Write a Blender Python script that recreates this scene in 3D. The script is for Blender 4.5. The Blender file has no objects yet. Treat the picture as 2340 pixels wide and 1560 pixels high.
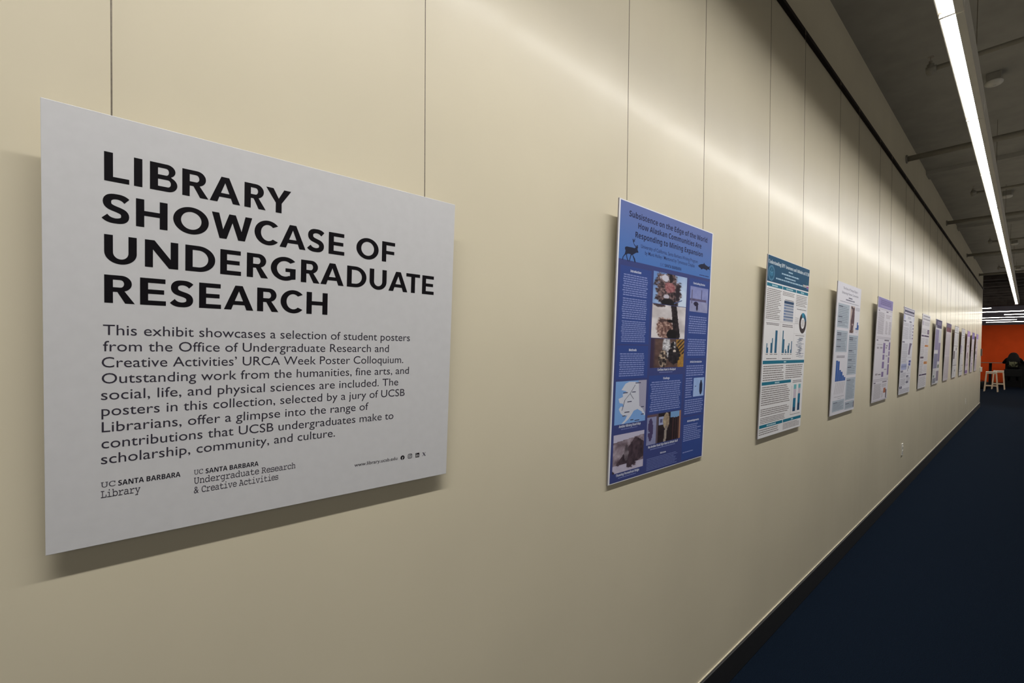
import bpy, bmesh, math, random
import numpy as np
from mathutils import Vector, Matrix
PI = math.pi
R = math.radians
C = bpy.context.scene.collection
SC = bpy.context.scene

# ------------------------------------------------------------------ camera
CAM_F, CAM_CY = 1057.72, 814.58
yaw, pitch, roll = R(41.870), R(1.041), R(0.611)
fw = Vector((math.sin(yaw)*math.cos(pitch), math.cos(yaw)*math.cos(pitch), -math.sin(pitch)))
r0 = Vector((math.cos(yaw), -math.sin(yaw), 0)); u0 = r0.cross(fw)
rt = math.cos(roll)*r0 + math.sin(roll)*u0; up = rt.cross(fw)
cam = bpy.data.cameras.new('camera'); cam_o = bpy.data.objects.new('camera', cam); C.objects.link(cam_o)
cam.sensor_fit = 'HORIZONTAL'; cam.sensor_width = 36.0; cam.lens = 36.0*CAM_F/2340.0
cam.shift_y = (CAM_CY-780.0)/2340.0; cam.clip_start = 0.02; cam.clip_end = 200
m = Matrix((rt, up, -fw)).transposed().to_4x4(); m.translation = Vector((0, -0.8528, 1.4468))
cam_o.matrix_world = m
SC.camera = cam_o

# ------------------------------------------------------------------ world, exposure
w = bpy.data.worlds.new('library_ambient'); SC.world = w; w.use_nodes = True
w.node_tree.nodes['Background'].inputs[0].default_value = (1.0, 0.95, 0.87, 1)
w.node_tree.nodes['Background'].inputs[1].default_value = 0.34
SC.view_settings.view_transform = 'Standard'; SC.view_settings.look = 'None'
SC.view_settings.gamma = 1; SC.view_settings.use_curve_mapping = False
SC.view_settings.exposure = 0.0
LAMPS = ((3.6, 17.0, 180), (5.6, 12.0, 90))   # each four foot section of the wall washer: watts, lean to the wall, beam spread
FAR_E = 26.0           # emission of the strip lights in the far room

# ------------------------------------------------------------------ helpers
def lin(c): return tuple(((x/255)/12.92 if x <= 10 else ((x/255+.055)/1.055)**2.4) for x in c)
def setp(o, label=None, cat=None, group=None, kind=None):
    if label: o['label'] = label
    if cat: o['category'] = cat
    if group: o['group'] = group
    if kind: o['kind'] = kind
    return o
def empty(name, loc, label, cat, group=None, rot=(0, 0, 0)):
    o = bpy.data.objects.new(name, None); C.objects.link(o); o.location = loc; o.rotation_euler = rot
    o.empty_display_size = .1
    return setp(o, label, cat, group)
def link(name, me, mat, parent=None):
    o = bpy.data.objects.new(name, me); C.objects.link(o)
    if mat: me.materials.append(mat)
    if parent: o.parent = parent
    return o
def obj(name, bm, mat, parent=None, smooth=False):
    me = bpy.data.meshes.new(name); bm.to_mesh(me); bm.free()
    if smooth:
        for p in me.polygons: p.use_smooth = True
    return link(name, me, mat, parent)
def box(bm, x0, x1, y0, y1, z0, z1, bevel=0):
    r = bmesh.ops.create_cube(bm, size=1)
    for v in r['verts']:
        v.co = Vector((x0+(v.co.x+.5)*(x1-x0), y0+(v.co.y+.5)*(y1-y0), z0+(v.co.z+.5)*(z1-z0)))
    if bevel:
        es = list({e for v in r['verts'] for e in v.link_edges})
        bmesh.ops.bevel(bm, geom=es, offset=bevel, segments=2, affect='EDGES', profile=.5)
    return bm
def boxm(*a, **k): return box(bmesh.new(), *a, **k)
def tube(bm, pts, rad, n=10, cap=True):
    pts = [Vector(p) for p in pts]; rings = []
    rad = rad if isinstance(rad, (list, tuple)) else [rad]*len(pts)
    ref = None
    for i, p in enumerate(pts):
        t = (pts[min(i+1, len(pts)-1)]-pts[max(i-1, 0)]).normalized()
        a = t.orthogonal().normalized() if ref is None else (ref - t*ref.dot(t)).normalized()
        ref = a; b = t.cross(a)
        rings.append([bm.verts.new(p+(a*math.cos(2*PI*k/n)+b*math.sin(2*PI*k/n))*rad[i]) for k in range(n)])
    for i in range(len(rings)-1):
        for k in range(n):
            bm.faces.new((rings[i][k], rings[i][(k+1) % n], rings[i+1][(k+1) % n], rings[i+1][k]))
    if cap:
        bm.faces.new(rings[0][::-1]); bm.faces.new(rings[-1])
    return bm
def lathe(bm, prof, origin, n=28):
    rings = []
    for r_, z_ in prof:
        rings.append([bm.verts.new((origin[0]+r_*math.cos(2*PI*k/n), origin[1]+r_*math.sin(2*PI*k/n), origin[2]+z_)) for k in range(n)])
    for i in range(len(rings)-1):
        for k in range(n):
            bm.faces.new((rings[i][k], rings[i][(k+1) % n], rings[i+1][(k+1) % n], rings[i+1][k]))
    bm.faces.new(rings[0][::-1]); bm.faces.new(rings[-1])
    bmesh.ops.recalc_face_normals(bm, faces=bm.faces)
    return bm

# ------------------------------------------------------------------ materials
def mat(name, col, rough=.5, spec=.5, metal=0.0):
    m = bpy.data.materials.new(name); m.use_nodes = True
    b = m.node_tree.nodes['Principled BSDF']
    b.inputs['Base Color'].default_value = (*col, 1); b.inputs['Roughness'].default_value = rough
    b.inputs['Specular IOR Level'].default_value = spec; b.inputs['Metallic'].default_value = metal
    return m
def noisy(m, scale, amount, detail=4, mapscale=(1, 1, 1), bump=0, bump_scale=None, bdist=.01, rough_var=0, bmap=None, bdetail=5):
    """procedural variation of the base colour, with an optional bump and roughness variation"""
    nt = m.node_tree; N = nt.nodes; Lk = nt.links; b = N['Principled BSDF']
    tc = N.new('ShaderNodeTexCoord'); mp = N.new('ShaderNodeMapping'); mp.inputs['Scale'].default_value = mapscale
    Lk.new(tc.outputs['Object'], mp.inputs['Vector'])
    nz = N.new('ShaderNodeTexNoise'); nz.inputs['Scale'].default_value = scale; nz.inputs['Detail'].default_value = detail
    Lk.new(mp.outputs[0], nz.inputs['Vector'])
    col = b.inputs['Base Color'].default_value[:3]
    rp = N.new('ShaderNodeValToRGB')
    rp.color_ramp.elements[0].position = .3; rp.color_ramp.elements[1].position = .7
    rp.color_ramp.elements[0].color = (*[c*(1-amount) for c in col], 1)
    rp.color_ramp.elements[1].color = (*[min(1, c*(1+amount)) for c in col], 1)
    Lk.new(nz.outputs['Fac'], rp.inputs[0]); Lk.new(rp.outputs[0], b.inputs['Base Color'])
    if bump:
        mb = N.new('ShaderNodeMapping'); mb.inputs['Scale'].default_value = bmap or mapscale
        Lk.new(tc.outputs['Object'], mb.inputs['Vector'])
        n2 = N.new('ShaderNodeTexNoise'); n2.inputs['Scale'].default_value = bump_scale or scale; n2.inputs['Detail'].default_value = bdetail
        Lk.new(mb.outputs[0], n2.inputs['Vector'])
        bp = N.new('ShaderNodeBump'); bp.inputs['Strength'].default_value = bump; bp.inputs['Distance'].default_value = bdist
        Lk.new(n2.outputs['Fac'], bp.inputs['Height']); Lk.new(bp.outputs[0], b.inputs['Normal'])
        if rough_var:
            mr = N.new('ShaderNodeMapRange'); r_ = b.inputs['Roughness'].default_value
            mr.inputs['To Min'].default_value = r_-rough_var; mr.inputs['To Max'].default_value = r_+rough_var
            mr.inputs['From Min'].default_value = .1; mr.inputs['From Max'].default_value = .9
            Lk.new(n2.outputs['Fac'], mr.inputs[0]); Lk.new(mr.outputs[0], b.inputs['Roughness'])
    return m
def emit(name, col, s):
    m = bpy.data.materials.new(name); m.use_nodes = True
    b = m.node_tree.nodes['Principled BSDF']; b.inputs['Base Color'].default_value = (.8, .8, .8, 1)
    b.inputs['Emission Color'].default_value = (*col, 1); b.inputs['Emission Strength'].default_value = s
    return m
M = {}
M['wall'] = noisy(mat('satin_beige_wall_paint', (.60, .545, .41), .39, .30), 1.6, .04, 4, (1, 1, 1),
                  bump=.5, bump_scale=5.0, bdist=.003, rough_var=.06, bmap=(1.3, 1.3, .05), bdetail=2.5)
_b = M['wall'].node_tree.nodes['Principled BSDF']; _b.inputs['Coat Weight'].default_value = .13; _b.inputs['Coat Roughness'].default_value = .16
M['caulk'] = noisy(mat('beige_caulk_line', (.52, .475, .36), .6, .2), 20, .04)
M['base'] = noisy(mat('black_rubber_base', (.012, .012, .013), .5, .4), 30, .1)
M['carpet'] = noisy(mat('navy_carpet', (.0042, .0082, .0160), 1.0, .03), 260, .45, 3, bump=.5, bump_scale=420, bdist=.004)
M['ceil'] = noisy(mat('grey_painted_concrete', (.37, .355, .315), .85, .2), 6, .08, 6, bump=.15, bump_scale=60, bdist=.004)
M['farceil'] = noisy(mat('near_black_ceiling', (.075, .062, .055), .9, .1), 4, .25)
M['pipe'] = noisy(mat('grey_painted_pipe', (.27, .255, .22), .6, .3), 20, .06)
M['dim'] = noisy(mat('dim_grey_wall', (.20, .19, .17), .8, .2), 3, .06)
M['orange'] = noisy(mat('orange_wall_paint', (.72, .080, .014), .75, .08), 3, .06)
M['grey'] = noisy(mat('dark_grey', (.17, .155, .185), .8, .1), 3, .06)
M['rail'] = noisy(mat('dark_bronze_rail', (.018, .013, .012), .6, .12), 40, .1)
M['wire'] = noisy(mat('dark_steel_cable', (.15, .125, .095), .5, .4, .2), 300, .2)
M['housing'] = noisy(mat('grey_enamel_housing', (.56, .53, .46), .5, .4), 15, .03)
M['lens'] = emit('lit_lens', (1.0, .985, 1.0), 9.0)
M['farlens'] = emit('lit_far_lens', (1.0, .96, .86), FAR_E)
M['white'] = noisy(mat('white_plastic', (.62, .60, .54), .4, .5), 40, .03)
M['foam'] = noisy(mat('white_foam_board', (.575, .575, .59), .5, .3), 60, .02)
M['foamedge'] = noisy(mat('shaded_foam_edge', (.30, .28, .30), .7, .2), 80, .05)  # shade of the unlit board sides, put into the edge colour
M['birch'] = noisy(mat('pale_birch', (.62, .47, .33), .5, .4), 8, .15, 6, (6, 6, .7))
M['birchw'] = noisy(mat('white_stool_seat', (.70, .62, .52), .45, .4), 20, .05)
M['black'] = noisy(mat('black_laminate', (.005, .005, .0055), .7, .15), 20, .1)
M['hair'] = noisy(mat('black_hair', (.004, .0035, .0035), .7, .12), 60, .3, 4, (1, 1, .1))
M['olive'] = noisy(mat('olive_knit', (.12, .12, .07), .9, .1), 60, .25)
M['jacket'] = noisy(mat('black_cloth', (.005, .005, .006), .95, .05), 60, .2)
M['skin'] = noisy(mat('skin', (.40, .22, .14), .6, .4), 30, .06)
M['plaque'] = noisy(mat('brown_sign_plate', (.10, .07, .05), .5, .4), 20, .1)
M['top'] = noisy(mat('brown_table_top', (.22, .13, .09), .5, .4), 6, .15, 5, (1, 8, 1))
M['sprk'] = noisy(mat('brass_sprinkler', (.30, .27, .22), .4, .5, .4), 40, .1)
def print_mat():
    m = mat('printed_ink', (.5, .5, .5), .5, .18)
    a = m.node_tree.nodes.new('ShaderNodeAttribute'); a.attribute_name = 'ink'
    m.node_tree.links.new(a.outputs['Color'], m.node_tree.nodes['Principled BSDF'].inputs['Base Color'])
    return m
M['ink'] = print_mat()

# ------------------------------------------------------------------ the setting
XE = 17.72          # where the exhibit wall ends
XF = 30.6           # far orange wall
ZC = 3.59           # ceiling
YR = -4.2
def struct(name, bm, m): return setp(obj(name, bm, m), kind='structure')
struct('floor', boxm(-4, XF+.2, YR-.2, 8.2, -.1, 0), M['carpet'])
struct('ceiling', boxm(-4, XE, YR-.2, .2, ZC, ZC+.15), M['ceil'])
struct('ceiling', boxm(XE, XF+.2, YR-.2, 8.2, ZC, ZC+.15), M['farceil'])          # the far room's ceiling has a near black colour
bm = bmesh.new()
for x in (18.6, 19.4, 20.5, 21.3, 22.5, 23.4, 24.4, 25.6, 27.0, 28.6): box(bm, x-.07, x+.07, YR, 8, ZC-.10, ZC)
struct('trim_4', bm, M['farceil'])
struct('wall_left', boxm(-4, XE, 0, .2, 0, ZC), M['wall'])
struct('wall_far', boxm(XF, XF+.2, YR, 8, 0, ZC), M['grey'])
struct('wall_back', boxm(XE-.2, XF+.2, 8, 8.2, 0, ZC), M['dim'])
struct('trim_1', boxm(XF-.02, XF, YR, 8, .1, 2.74), M['orange'])           # orange lower part of the far wall, dark grey above it
struct('baseboard_left', boxm(-4, XE, -.012, 0, 0, .119, bevel=.003), M['base'])
struct('trim_3', boxm(-4, XE, -.004, 0, .119, .122), M['caulk'])            # paint line along the top of the base
struct('baseboard_far', boxm(XF-.035, XF-.02, YR, 8, 0, .12), M['base'])
bm = bmesh.new()
for x in (7.41, 10.95, 14.48): box(bm, x-.11, x+.11, YR, 0, ZC-.045, ZC)
struct('trim_2', bm, M['ceil'])                                            # shallow ribs of the slab

# ------------------------------------------------------------------ picture rail
o = obj('picture_rail', boxm(-4, XE, -.022, 0, 3.15, 3.172, bevel=.003), M['rail'])
setp(o, 'dark metal picture hanging rail running along the top of the beige wall', 'rail')

# ------------------------------------------------------------------ ceiling pipes, sprinklers, detectors
NTH = ['nearest', 'second nearest', 'third nearest', 'fourth nearest', 'fifth nearest', 'sixth nearest', 'seventh nearest']
for i, x in enumerate((6.0, 9.37, 12.75, 16.1)):
    t = empty('conduit', (0, 0, 0), f'{NTH[i]} grey conduit crossing under the ceiling out of the beige wall', 'pipe', 'conduits under the ceiling')
    obj('pipe', tube(bmesh.new(), [(x, 0, 3.365), (x, YR, 3.365)], .026, 12), M['pipe'], t, True)
    obj('wall_flange', tube(bmesh.new(), [(x, 0, 3.365), (x, -.012, 3.365)], .040, 16), M['pipe'], t)
    for y in (-1.6, -3.8): obj('hanger', boxm(x-.012, x+.012, y-.012, y+.012, 3.385, ZC), M['pipe'], t)
for i, x in enumerate((4.12, 7.66, 11.2, 14.75)):
    t = empty('sprinkler_pipe', (x, -.38, 3.32), f'{NTH[i]} sprinkler branch pipe ending left of the bright light line', 'pipe', 'sprinkler branch pipes')
    obj('pipe', tube(bmesh.new(), [(0, .0, 0), (0, YR+.38, 0)], .015, 12), M['pipe'], t, True)
    bm = bmesh.new(); tube(bm, [(0, .022, 0), (0, -.03, 0)], .021, 14); tube(bm, [(0, 0, -.032), (0, 0, .034)], .018, 14)
    obj('elbow_fitting', bm, M['pipe'], t, True)
    h = obj('sprinkler_head', tube(bmesh.new(), [(0, 0, .03), (0, 0, .055)], .010, 10), M['sprk'], t)
    obj('deflector', lathe(bmesh.new(), [(.004, .078), (.017, .0795), (.017, .082), (.003, .083)], (0, 0, 0), 16), M['sprk'], h)
    bm = bmesh.new(); tube(bm, [(-.009, 0, .054), (-.013, 0, .068), (-.003, 0, .080)], .002, 6); tube(bm, [(.009, 0, .054), (.013, 0, .068), (.003, 0, .080)], .002, 6)
    obj('frame_arm', bm, M['sprk'], h)
    for y in (-1.3, -3.6): obj('hanger', boxm(-.009, .009, y-.009, y+.009, .013, ZC-3.32), M['pipe'], t)
for i, (x, y) in enumerate(((5.14, -.632), (8.98, -.620), (12.95, -.632), (16.9, -.64))):
    t = empty('smoke_detector', (x, y, ZC), f'{NTH[i]} round white smoke detector on a grey ceiling box right of the light line', 'smoke detector', 'smoke detectors on the ceiling')
    obj('junction_box', boxm(-.046, .046, -.042, .042, -.055, 0, bevel=.004), M['pipe'], t)
    obj('detector_body', lathe(bmesh.new(), [(.050, -.055), (.053, -.060), (.053, -.070), (.045, -.080), (.029, -.086), (.007, -.088)], (0, 0, 0), 32), M['white'], t, True)
    obj('sensor_cap', lathe(bmesh.new(), [(.013, -.086), (.013, -.091), (.004, -.094)], (0, 0, 0), 16), M['white'], t, True)

# ------------------------------------------------------------------ the wall washer
Y0, Y1, YF = -.584, -.634, -.660          # left lip, right edge of the lens, right face of the housing
ZB, ZT = 2.768, 2.89
t = empty('linear_light', (0, -.62, ZB), 'long bright white linear light hung below the dark ceiling beside the beige wall', 'ceiling light')
J0 = 2.50 - 3*1.2192
for k in range(16):
    xa, xb = J0+k*1.2192, J0+(k+1)*1.2192
    bm = bmesh.new(); g = .0025
    def wbox(y0, y1, z0, z1): box(bm, xa+g, xb-g, y0+.62, y1+.62, z0-ZB, z1-ZB)
    wbox(YF, YF+.003, ZB, ZT); wbox(YF, Y0, ZT, ZT+.003); wbox(Y0-.003, Y0, ZB+.018, ZT); wbox(YF+.003, Y1-.004, ZB, ZB+.003); wbox(Y1-.004, Y1-.001, ZB, ZB+.03)
    h = obj('light_section', bm, M['housing'], t)
    bm = bmesh.new()
    a, b_ = (Y0-.012+.62, .021), (Y1-.0008+.62, .010)
    v = [bm.verts.new(p) for p in ((xa+.006, a[0], a[1]), (xb-.006, a[0], a[1]), (xb-.006, b_[0], b_[1]), (xa+.006, b_[0], b_[1]))]
    f = bm.faces.new(v); bmesh.ops.solidify(bm, geom=[f], thickness=.004)
    bmesh.ops.recalc_face_normals(bm, faces=bm.faces)
    obj('diffuser', bm, M['lens'], h)
    bm = bmesh.new(); box(bm, xb-.005, xb+.005, Y1+.62, Y0-.004+.62, .004, .026)
    obj('joint_strap', bm, M['housing'], h)
    for watts, lean, spread in LAMPS:
        L = bpy.data.lights.new('section_lamp', 'AREA'); L.shape = 'RECTANGLE'; L.size = 1.19; L.size_y = .034
        L.energy = watts; L.color = (1.0, .975, .93); L.spread = R(spread)
        lo = bpy.data.objects.new('section_lamp', L); C.objects.link(lo); lo.parent = t
        lo.location = ((xa+xb)/2, (a[0]+b_[0])/2, .0125); lo.rotation_euler = (R(lean), 0, 0)
bm = bmesh.new(); box(bm, J0-.004, J0+.002, YF+.62, Y0+.62, 0, .125); obj('end_cap', bm, M['housing'], t)
xb = J0+16*1.2192
bm = bmesh.new(); box(bm, xb-.002, xb+.004, YF+.62, Y0+.62, 0, .125); obj('end_cap', bm, M['housing'], t)
for k in range(0, 17, 2):
    obj('suspension_cable', tube(bmesh.new(), [(J0+k*1.2192, 0, .123), (J0+k*1.2192, 0, ZC-ZB-(.047 if k == 10 else .002))], .0016, 6), M['wire'], t)

# ------------------------------------------------------------------ ink meshes: everything printed on the boards
GLYPHS = {
 'sans': {
  'A': '185;0,0 68,193 117,193 185,0 142,0 128,46 58,46 44,0;68,80 118,80 104,124 100,136 96,150 93,163 89,149 85,134 82,124',
  'B': '181;24,0 24,192 84,192 118,189 142,181 153,172 159,159 161,143 160,128 154,116 144,106 132,102 132,100 149,94 156,88 162,80 165,69 166,56 162,32 147,15 125,4 96,0;65,116 88,116 103,117 113,121 118,128 120,138 118,147 112,154 101,157 86,158 65,158;65,34 91,34 107,35 117,41 122,49 124,60 122,69 117,77 106,82 90,84 65,84',
  'C': '171;102,-3 75,0 53,10 36,24 25,44 18,68 16,96 18,123 26,147 39,167 57,182 79,191 106,194 134,191 162,181 149,148 127,157 106,161 85,156 70,143 61,122 57,95 60,68 69,48 84,35 106,31 129,34 154,41 154,7 129,0',
  'E': '150;24,0 24,192 135,192 135,158 65,158 65,116 130,116 130,83 65,83 65,34 135,34 135,0',
  'F': '147;24,0 24,192 134,192 134,158 64,158 64,109 129,109 129,76 64,76 64,0',
  'H': '206;24,0 24,192 65,192 65,117 141,117 141,192 181,192 181,0 141,0 141,83 65,83 65,0',
  'I': '104;9,0 9,23 32,34 32,158 9,169 9,192 96,192 96,169 73,158 73,34 96,23 96,0',
  'M': '253;24,0 24,192 80,192 125,45 126,45 174,192 229,192 229,0 191,0 191,91 192,112 192,134 193,150 192,150 143,0 105,0 59,150 58,150 59,134 60,111 60,89 60,0',
  'N': '218;24,0 24,192 75,192 159,48 160,48 158,75 158,101 158,192 194,192 194,0 143,0 59,145 58,145 60,118 60,90 60,0',
  'P': '169;24,0 24,192 85,192 117,188 140,176 152,157 157,132 155,116 150,101 140,87 126,77 107,70 82,68 65,68 65,0;65,102 78,102 94,103 105,108 113,117 116,131 112,146 101,155 83,158 65,158',
  'R': '177;24,0 24,192 80,192 114,188 138,178 152,160 157,134 155,122 152,111 138,95 121,84 177,0 132,0 87,74 65,74 65,0;65,107 78,107 95,108 107,113 113,122 116,133 113,145 106,153 94,157 77,158 65,158',
  'S': '148;67,-3 38,0 12,9 12,47 41,36 55,32 70,31 83,32 91,37 96,43 98,51 95,61 87,69 60,83 46,90 31,101 19,117 16,128 15,140 19,163 32,180 53,191 80,194 108,191 136,181 123,149 100,158 78,161 68,159 60,155 56,149 54,141 57,132 63,125 91,111 116,96 125,88 132,78 136,67 137,53 133,30 119,12 97,1',
  'T': '156;57,0 57,158 5,158 5,192 150,192 150,158 98,158 98,0',
  'W': '260;49,0 0,192 40,192 64,87 68,71 71,53 74,37 76,53 80,71 83,84 111,192 149,192 177,84 180,71 183,53 186,37 188,53 192,71 195,87 220,192 260,192 211,0 165,0 139,101 137,110 134,122 131,136 130,146 128,136 126,123 123,110 121,100 95,0',
  'a': '162;57,-3 39,0 24,9 15,23 11,44 15,64 28,78 48,87 77,91 102,91 102,98 101,108 96,115 89,119 80,120 59,117 38,109 25,136 51,146 81,150 107,146 126,137 138,121 142,98 142,0 114,0 106,20 105,20 96,10 85,3 73,-1;72,27 84,29 93,34 100,43 102,56 102,68 87,67 70,65 60,60 54,53 52,44 54,36 58,30',
  'b': '170;102,-3 87,-1 76,3 61,16 58,16 52,0 21,0 21,204 61,204 61,157 60,140 59,128 61,128 68,136 77,143 88,148 103,149 125,145 143,130 154,106 158,74 154,41 142,17 124,2;90,30 101,33 110,41 115,55 117,74 115,93 110,107 101,115 90,117 76,115 68,108 63,96 61,78 61,74 63,55 67,41 76,33',
  'c': '138;81,-3 52,2 30,15 17,39 12,73 14,97 21,116 32,131 47,141 64,147 84,149 110,146 130,139 118,109 100,115 84,117 67,112 56,97 53,73 55,54 61,40 71,32 84,30 106,33 125,42 125,8 106,0',
  'd': '170;67,-3 45,2 28,17 16,40 12,73 16,106 28,130 46,145 69,149 83,148 95,143 104,136 111,128 112,128 110,140 109,157 109,204 149,204 149,0 118,0 111,19 109,19 102,11 93,4 82,-1;81,29 96,32 105,39 110,51 112,69 112,73 110,92 105,106 96,114 81,117 69,114 60,105 55,92 53,73 55,54 60,40 69,32',
  'e': '159;87,-3 67,-1 48,6 33,16 22,30 15,49 12,72 14,96 21,115 31,130 45,141 62,147 81,149 109,145 129,132 143,111 147,83 147,63 53,63 55,48 63,37 74,30 89,27 115,30 139,39 139,8 116,0;53,90 110,90 108,102 103,112 94,119 82,121 71,119 62,113 56,104',
  'f': '104;27,0 27,117 5,117 5,136 27,147 27,157 29,174 34,187 41,195 52,201 64,204 79,206 101,204 116,199 106,170 96,173 84,174 76,173 71,169 67,156 67,147 102,147 102,117 67,117 67,0',
  'g': '170;76,-64 47,-63 21,-56 21,-24 49,-32 78,-35 95,-31 106,-20 109,-2 109,1 109,10 110,19 109,19 101,9 91,2 80,-1 67,-3 44,2 27,17 16,41 12,73 16,105 27,129 45,144 69,149 85,147 99,140 111,128 112,128 115,147 149,147 149,0 144,-28 131,-48 108,-60;82,29 95,31 104,37 110,49 112,68 112,73 110,93 104,107 95,114 81,117 65,112 56,97 53,73 56,48 66,34',
  'h': '176;21,0 21,204 61,204 61,163 60,142 59,128 61,128 69,138 79,144 91,148 104,149 125,146 142,137 153,120 156,96 156,0 116,0 116,86 114,103 106,114 93,117 77,114 68,105 63,90 61,69 61,0',
  'i': '82;41,165 33,166 26,169 21,175 19,185 21,194 26,200 41,204 56,200 61,194 63,185 61,175 56,169;21,0 21,147 61,147 61,0',
  'k': '167;21,0 21,204 61,204 61,113 60,96 59,80 68,91 77,102 118,147 163,147 105,83 167,0 120,0 78,59 61,46 61,0',
  'l': '82;21,0 21,204 61,204 61,0',
  'm': '264;21,0 21,147 52,147 57,128 59,128 67,138 78,144 89,148 102,149 117,148 129,144 139,137 146,128 150,128 158,138 169,144 181,148 193,149 215,146 231,137 240,120 244,96 244,0 204,0 204,86 201,103 194,114 182,117 168,115 159,106 154,92 152,74 152,0 112,0 112,86 110,103 102,114 90,117 76,114 67,105 63,90 61,69 61,0',
  'n': '176;21,0 21,147 52,147 57,128 59,128 67,138 78,144 91,148 104,149 126,146 142,137 153,120 156,96 156,0 116,0 116,86 115,100 111,109 103,115 93,117 77,114 68,105 63,90 61,69 61,0',
  'o': '166;83,-3 63,0 46,6 32,17 21,32 14,51 12,74 17,106 31,130 54,144 84,149 103,147 120,140 134,130 145,115 152,96 154,74 149,41 135,17 112,2;83,30 97,32 106,41 112,54 113,74 112,93 106,106 97,114 83,117 69,114 60,106 55,93 53,74 55,54 60,41 69,32',
  'p': '170;21,-64 21,147 53,147 59,128 61,128 77,143 88,148 103,149 125,145 143,130 154,106 158,74 154,41 142,17 124,2 102,-3 87,-1 76,3 61,16 59,16 61,-5 61,-64;90,30 102,33 111,41 115,55 117,74 114,98 105,113 90,117 76,115 68,108 63,96 61,78 61,74 63,55 67,41 76,33',
  'q': '170;109,-64 109,-3 111,19 109,19 102,11 93,4 82,-1 67,-3 45,2 27,17 16,40 12,73 16,106 28,130 46,145 68,149 83,148 94,143 104,136 111,128 112,128 115,147 149,147 149,-64;82,29 96,31 105,39 110,51 112,68 112,73 110,92 105,106 96,114 81,117 69,114 60,105 55,92 53,73 56,48 66,34',
  'r': '122;21,0 21,147 51,147 57,122 59,122 67,132 77,141 89,147 103,149 110,149 116,148 113,111 108,112 102,112 82,108 73,104 67,97 62,87 61,75 61,0',
  's': '134;61,-3 34,-1 12,6 12,39 38,30 62,27 72,27 79,30 83,34 84,39 82,46 73,53 52,62 30,74 22,80 16,88 13,97 12,109 16,126 28,139 46,147 70,149 96,147 122,138 110,109 89,117 70,120 56,117 52,110 54,104 63,98 82,89 104,79 112,72 118,65 122,55 123,44 119,24 108,9 88,0',
  't': '117;71,-3 48,2 38,7 31,17 27,29 25,46 25,117 6,117 6,134 28,147 40,178 65,178 65,147 106,147 106,117 65,117 65,46 66,39 70,33 76,30 83,29 96,31 108,34 108,4 92,-1',
  'u': '176;72,-3 51,1 34,10 24,27 20,51 20,147 60,147 60,61 62,47 66,37 73,31 84,29 99,32 109,42 114,57 116,78 116,147 156,147 156,0 125,0 120,19 117,19 109,9 98,2 86,-1',
  'w': '230;44,0 3,147 42,147 59,82 63,66 66,47 67,34 69,34 70,44 72,57 74,69 75,76 93,147 137,147 154,76 157,64 160,47 161,34 162,34 164,47 167,65 171,82 188,147 227,147 185,0 142,0 130,51 127,65 123,84 118,103 115,116 114,116 111,103 107,84 102,65 99,51 87,0',
  'x': '155;1,0 51,75 4,147 49,147 78,100 106,147 152,147 104,75 154,0 109,0 78,50 47,0',
 },
 'serif': {
  'A': '175;-3,0 -3,7 4,8 9,12 20,30 82,186 90,186 154,35 164,14 170,9 177,7 177,0 92,0 92,7 108,10 113,18 109,33 101,53 41,53 31,28 30,24 30,19 35,10 49,7 51,7 51,0;45,64 97,64 71,128',
  'B': '177;6,0 6,7 18,9 25,13 29,21 30,33 30,147 28,165 20,173 6,175 6,182 88,182 119,180 141,172 154,159 158,140 154,121 139,107 115,99 144,89 162,74 167,53 163,30 148,14 126,3 95,0;73,101 75,101 93,103 105,109 112,120 114,138 112,154 108,165 99,171 87,174 79,173 75,170 73,156;89,10 104,12 113,20 119,33 120,51 118,70 111,83 98,90 79,92 73,92 73,26 76,13 81,11',
  'C': '187;103,-4 77,-1 55,8 36,22 22,42 13,65 10,91 13,117 22,140 37,159 55,174 78,183 104,186 124,184 147,176 155,174 163,177 168,186 175,186 175,123 168,123 157,146 143,163 125,174 106,177 85,172 70,156 61,128 57,91 61,55 71,30 88,14 111,9 127,12 143,18 158,28 171,42 179,35 158,13 133,0',
  'H': '209;6,0 6,7 18,9 25,13 29,20 30,32 30,152 29,162 25,170 18,174 6,175 6,182 97,182 97,175 82,173 75,166 73,152 73,100 137,100 137,152 135,166 128,173 113,175 113,182 203,182 203,175 191,173 184,170 181,163 180,152 180,32 181,21 184,13 191,9 203,7 203,0 113,0 113,7 124,9 132,12 135,20 137,32 137,88 73,88 73,32 74,20 78,13 85,9 97,7 97,0',
  'P': '167;6,0 6,7 18,9 25,13 29,20 30,32 30,152 29,162 25,170 18,174 6,175 6,182 85,182 115,181 134,176 147,169 156,159 162,147 164,133 159,112 147,96 126,86 97,82 73,82 73,32 74,20 78,13 85,9 97,7 97,0;73,92 81,92 98,94 109,101 115,113 117,132 115,150 110,163 101,170 87,172 76,170 73,159',
  'S': '156;17,-4 17,63 25,63 33,38 45,20 60,9 79,6 92,8 103,14 109,24 111,36 106,52 90,64 65,76 45,88 31,101 23,116 20,133 22,148 27,161 35,172 46,180 59,185 74,186 92,185 113,179 117,178 120,178 125,180 128,186 136,186 136,128 129,128 124,142 117,154 109,164 99,172 89,176 78,178 65,176 56,171 50,162 48,152 50,142 55,135 75,121 101,109 127,93 135,85 140,75 144,53 142,37 136,23 126,12 112,3 96,-2 77,-4 63,-3 50,0 39,4 34,5 28,3 24,-4',
  'U': '197;99,-5 67,-1 46,11 33,32 29,62 29,152 28,162 24,170 17,174 6,175 6,182 96,182 96,175 81,173 74,166 72,152 72,56 75,35 81,21 93,12 110,9 136,15 152,33 157,64 157,151 156,162 152,169 144,173 131,175 131,182 190,182 190,175 179,173 173,169 170,162 169,151 169,73 165,37 152,13 130,-1',
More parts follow.
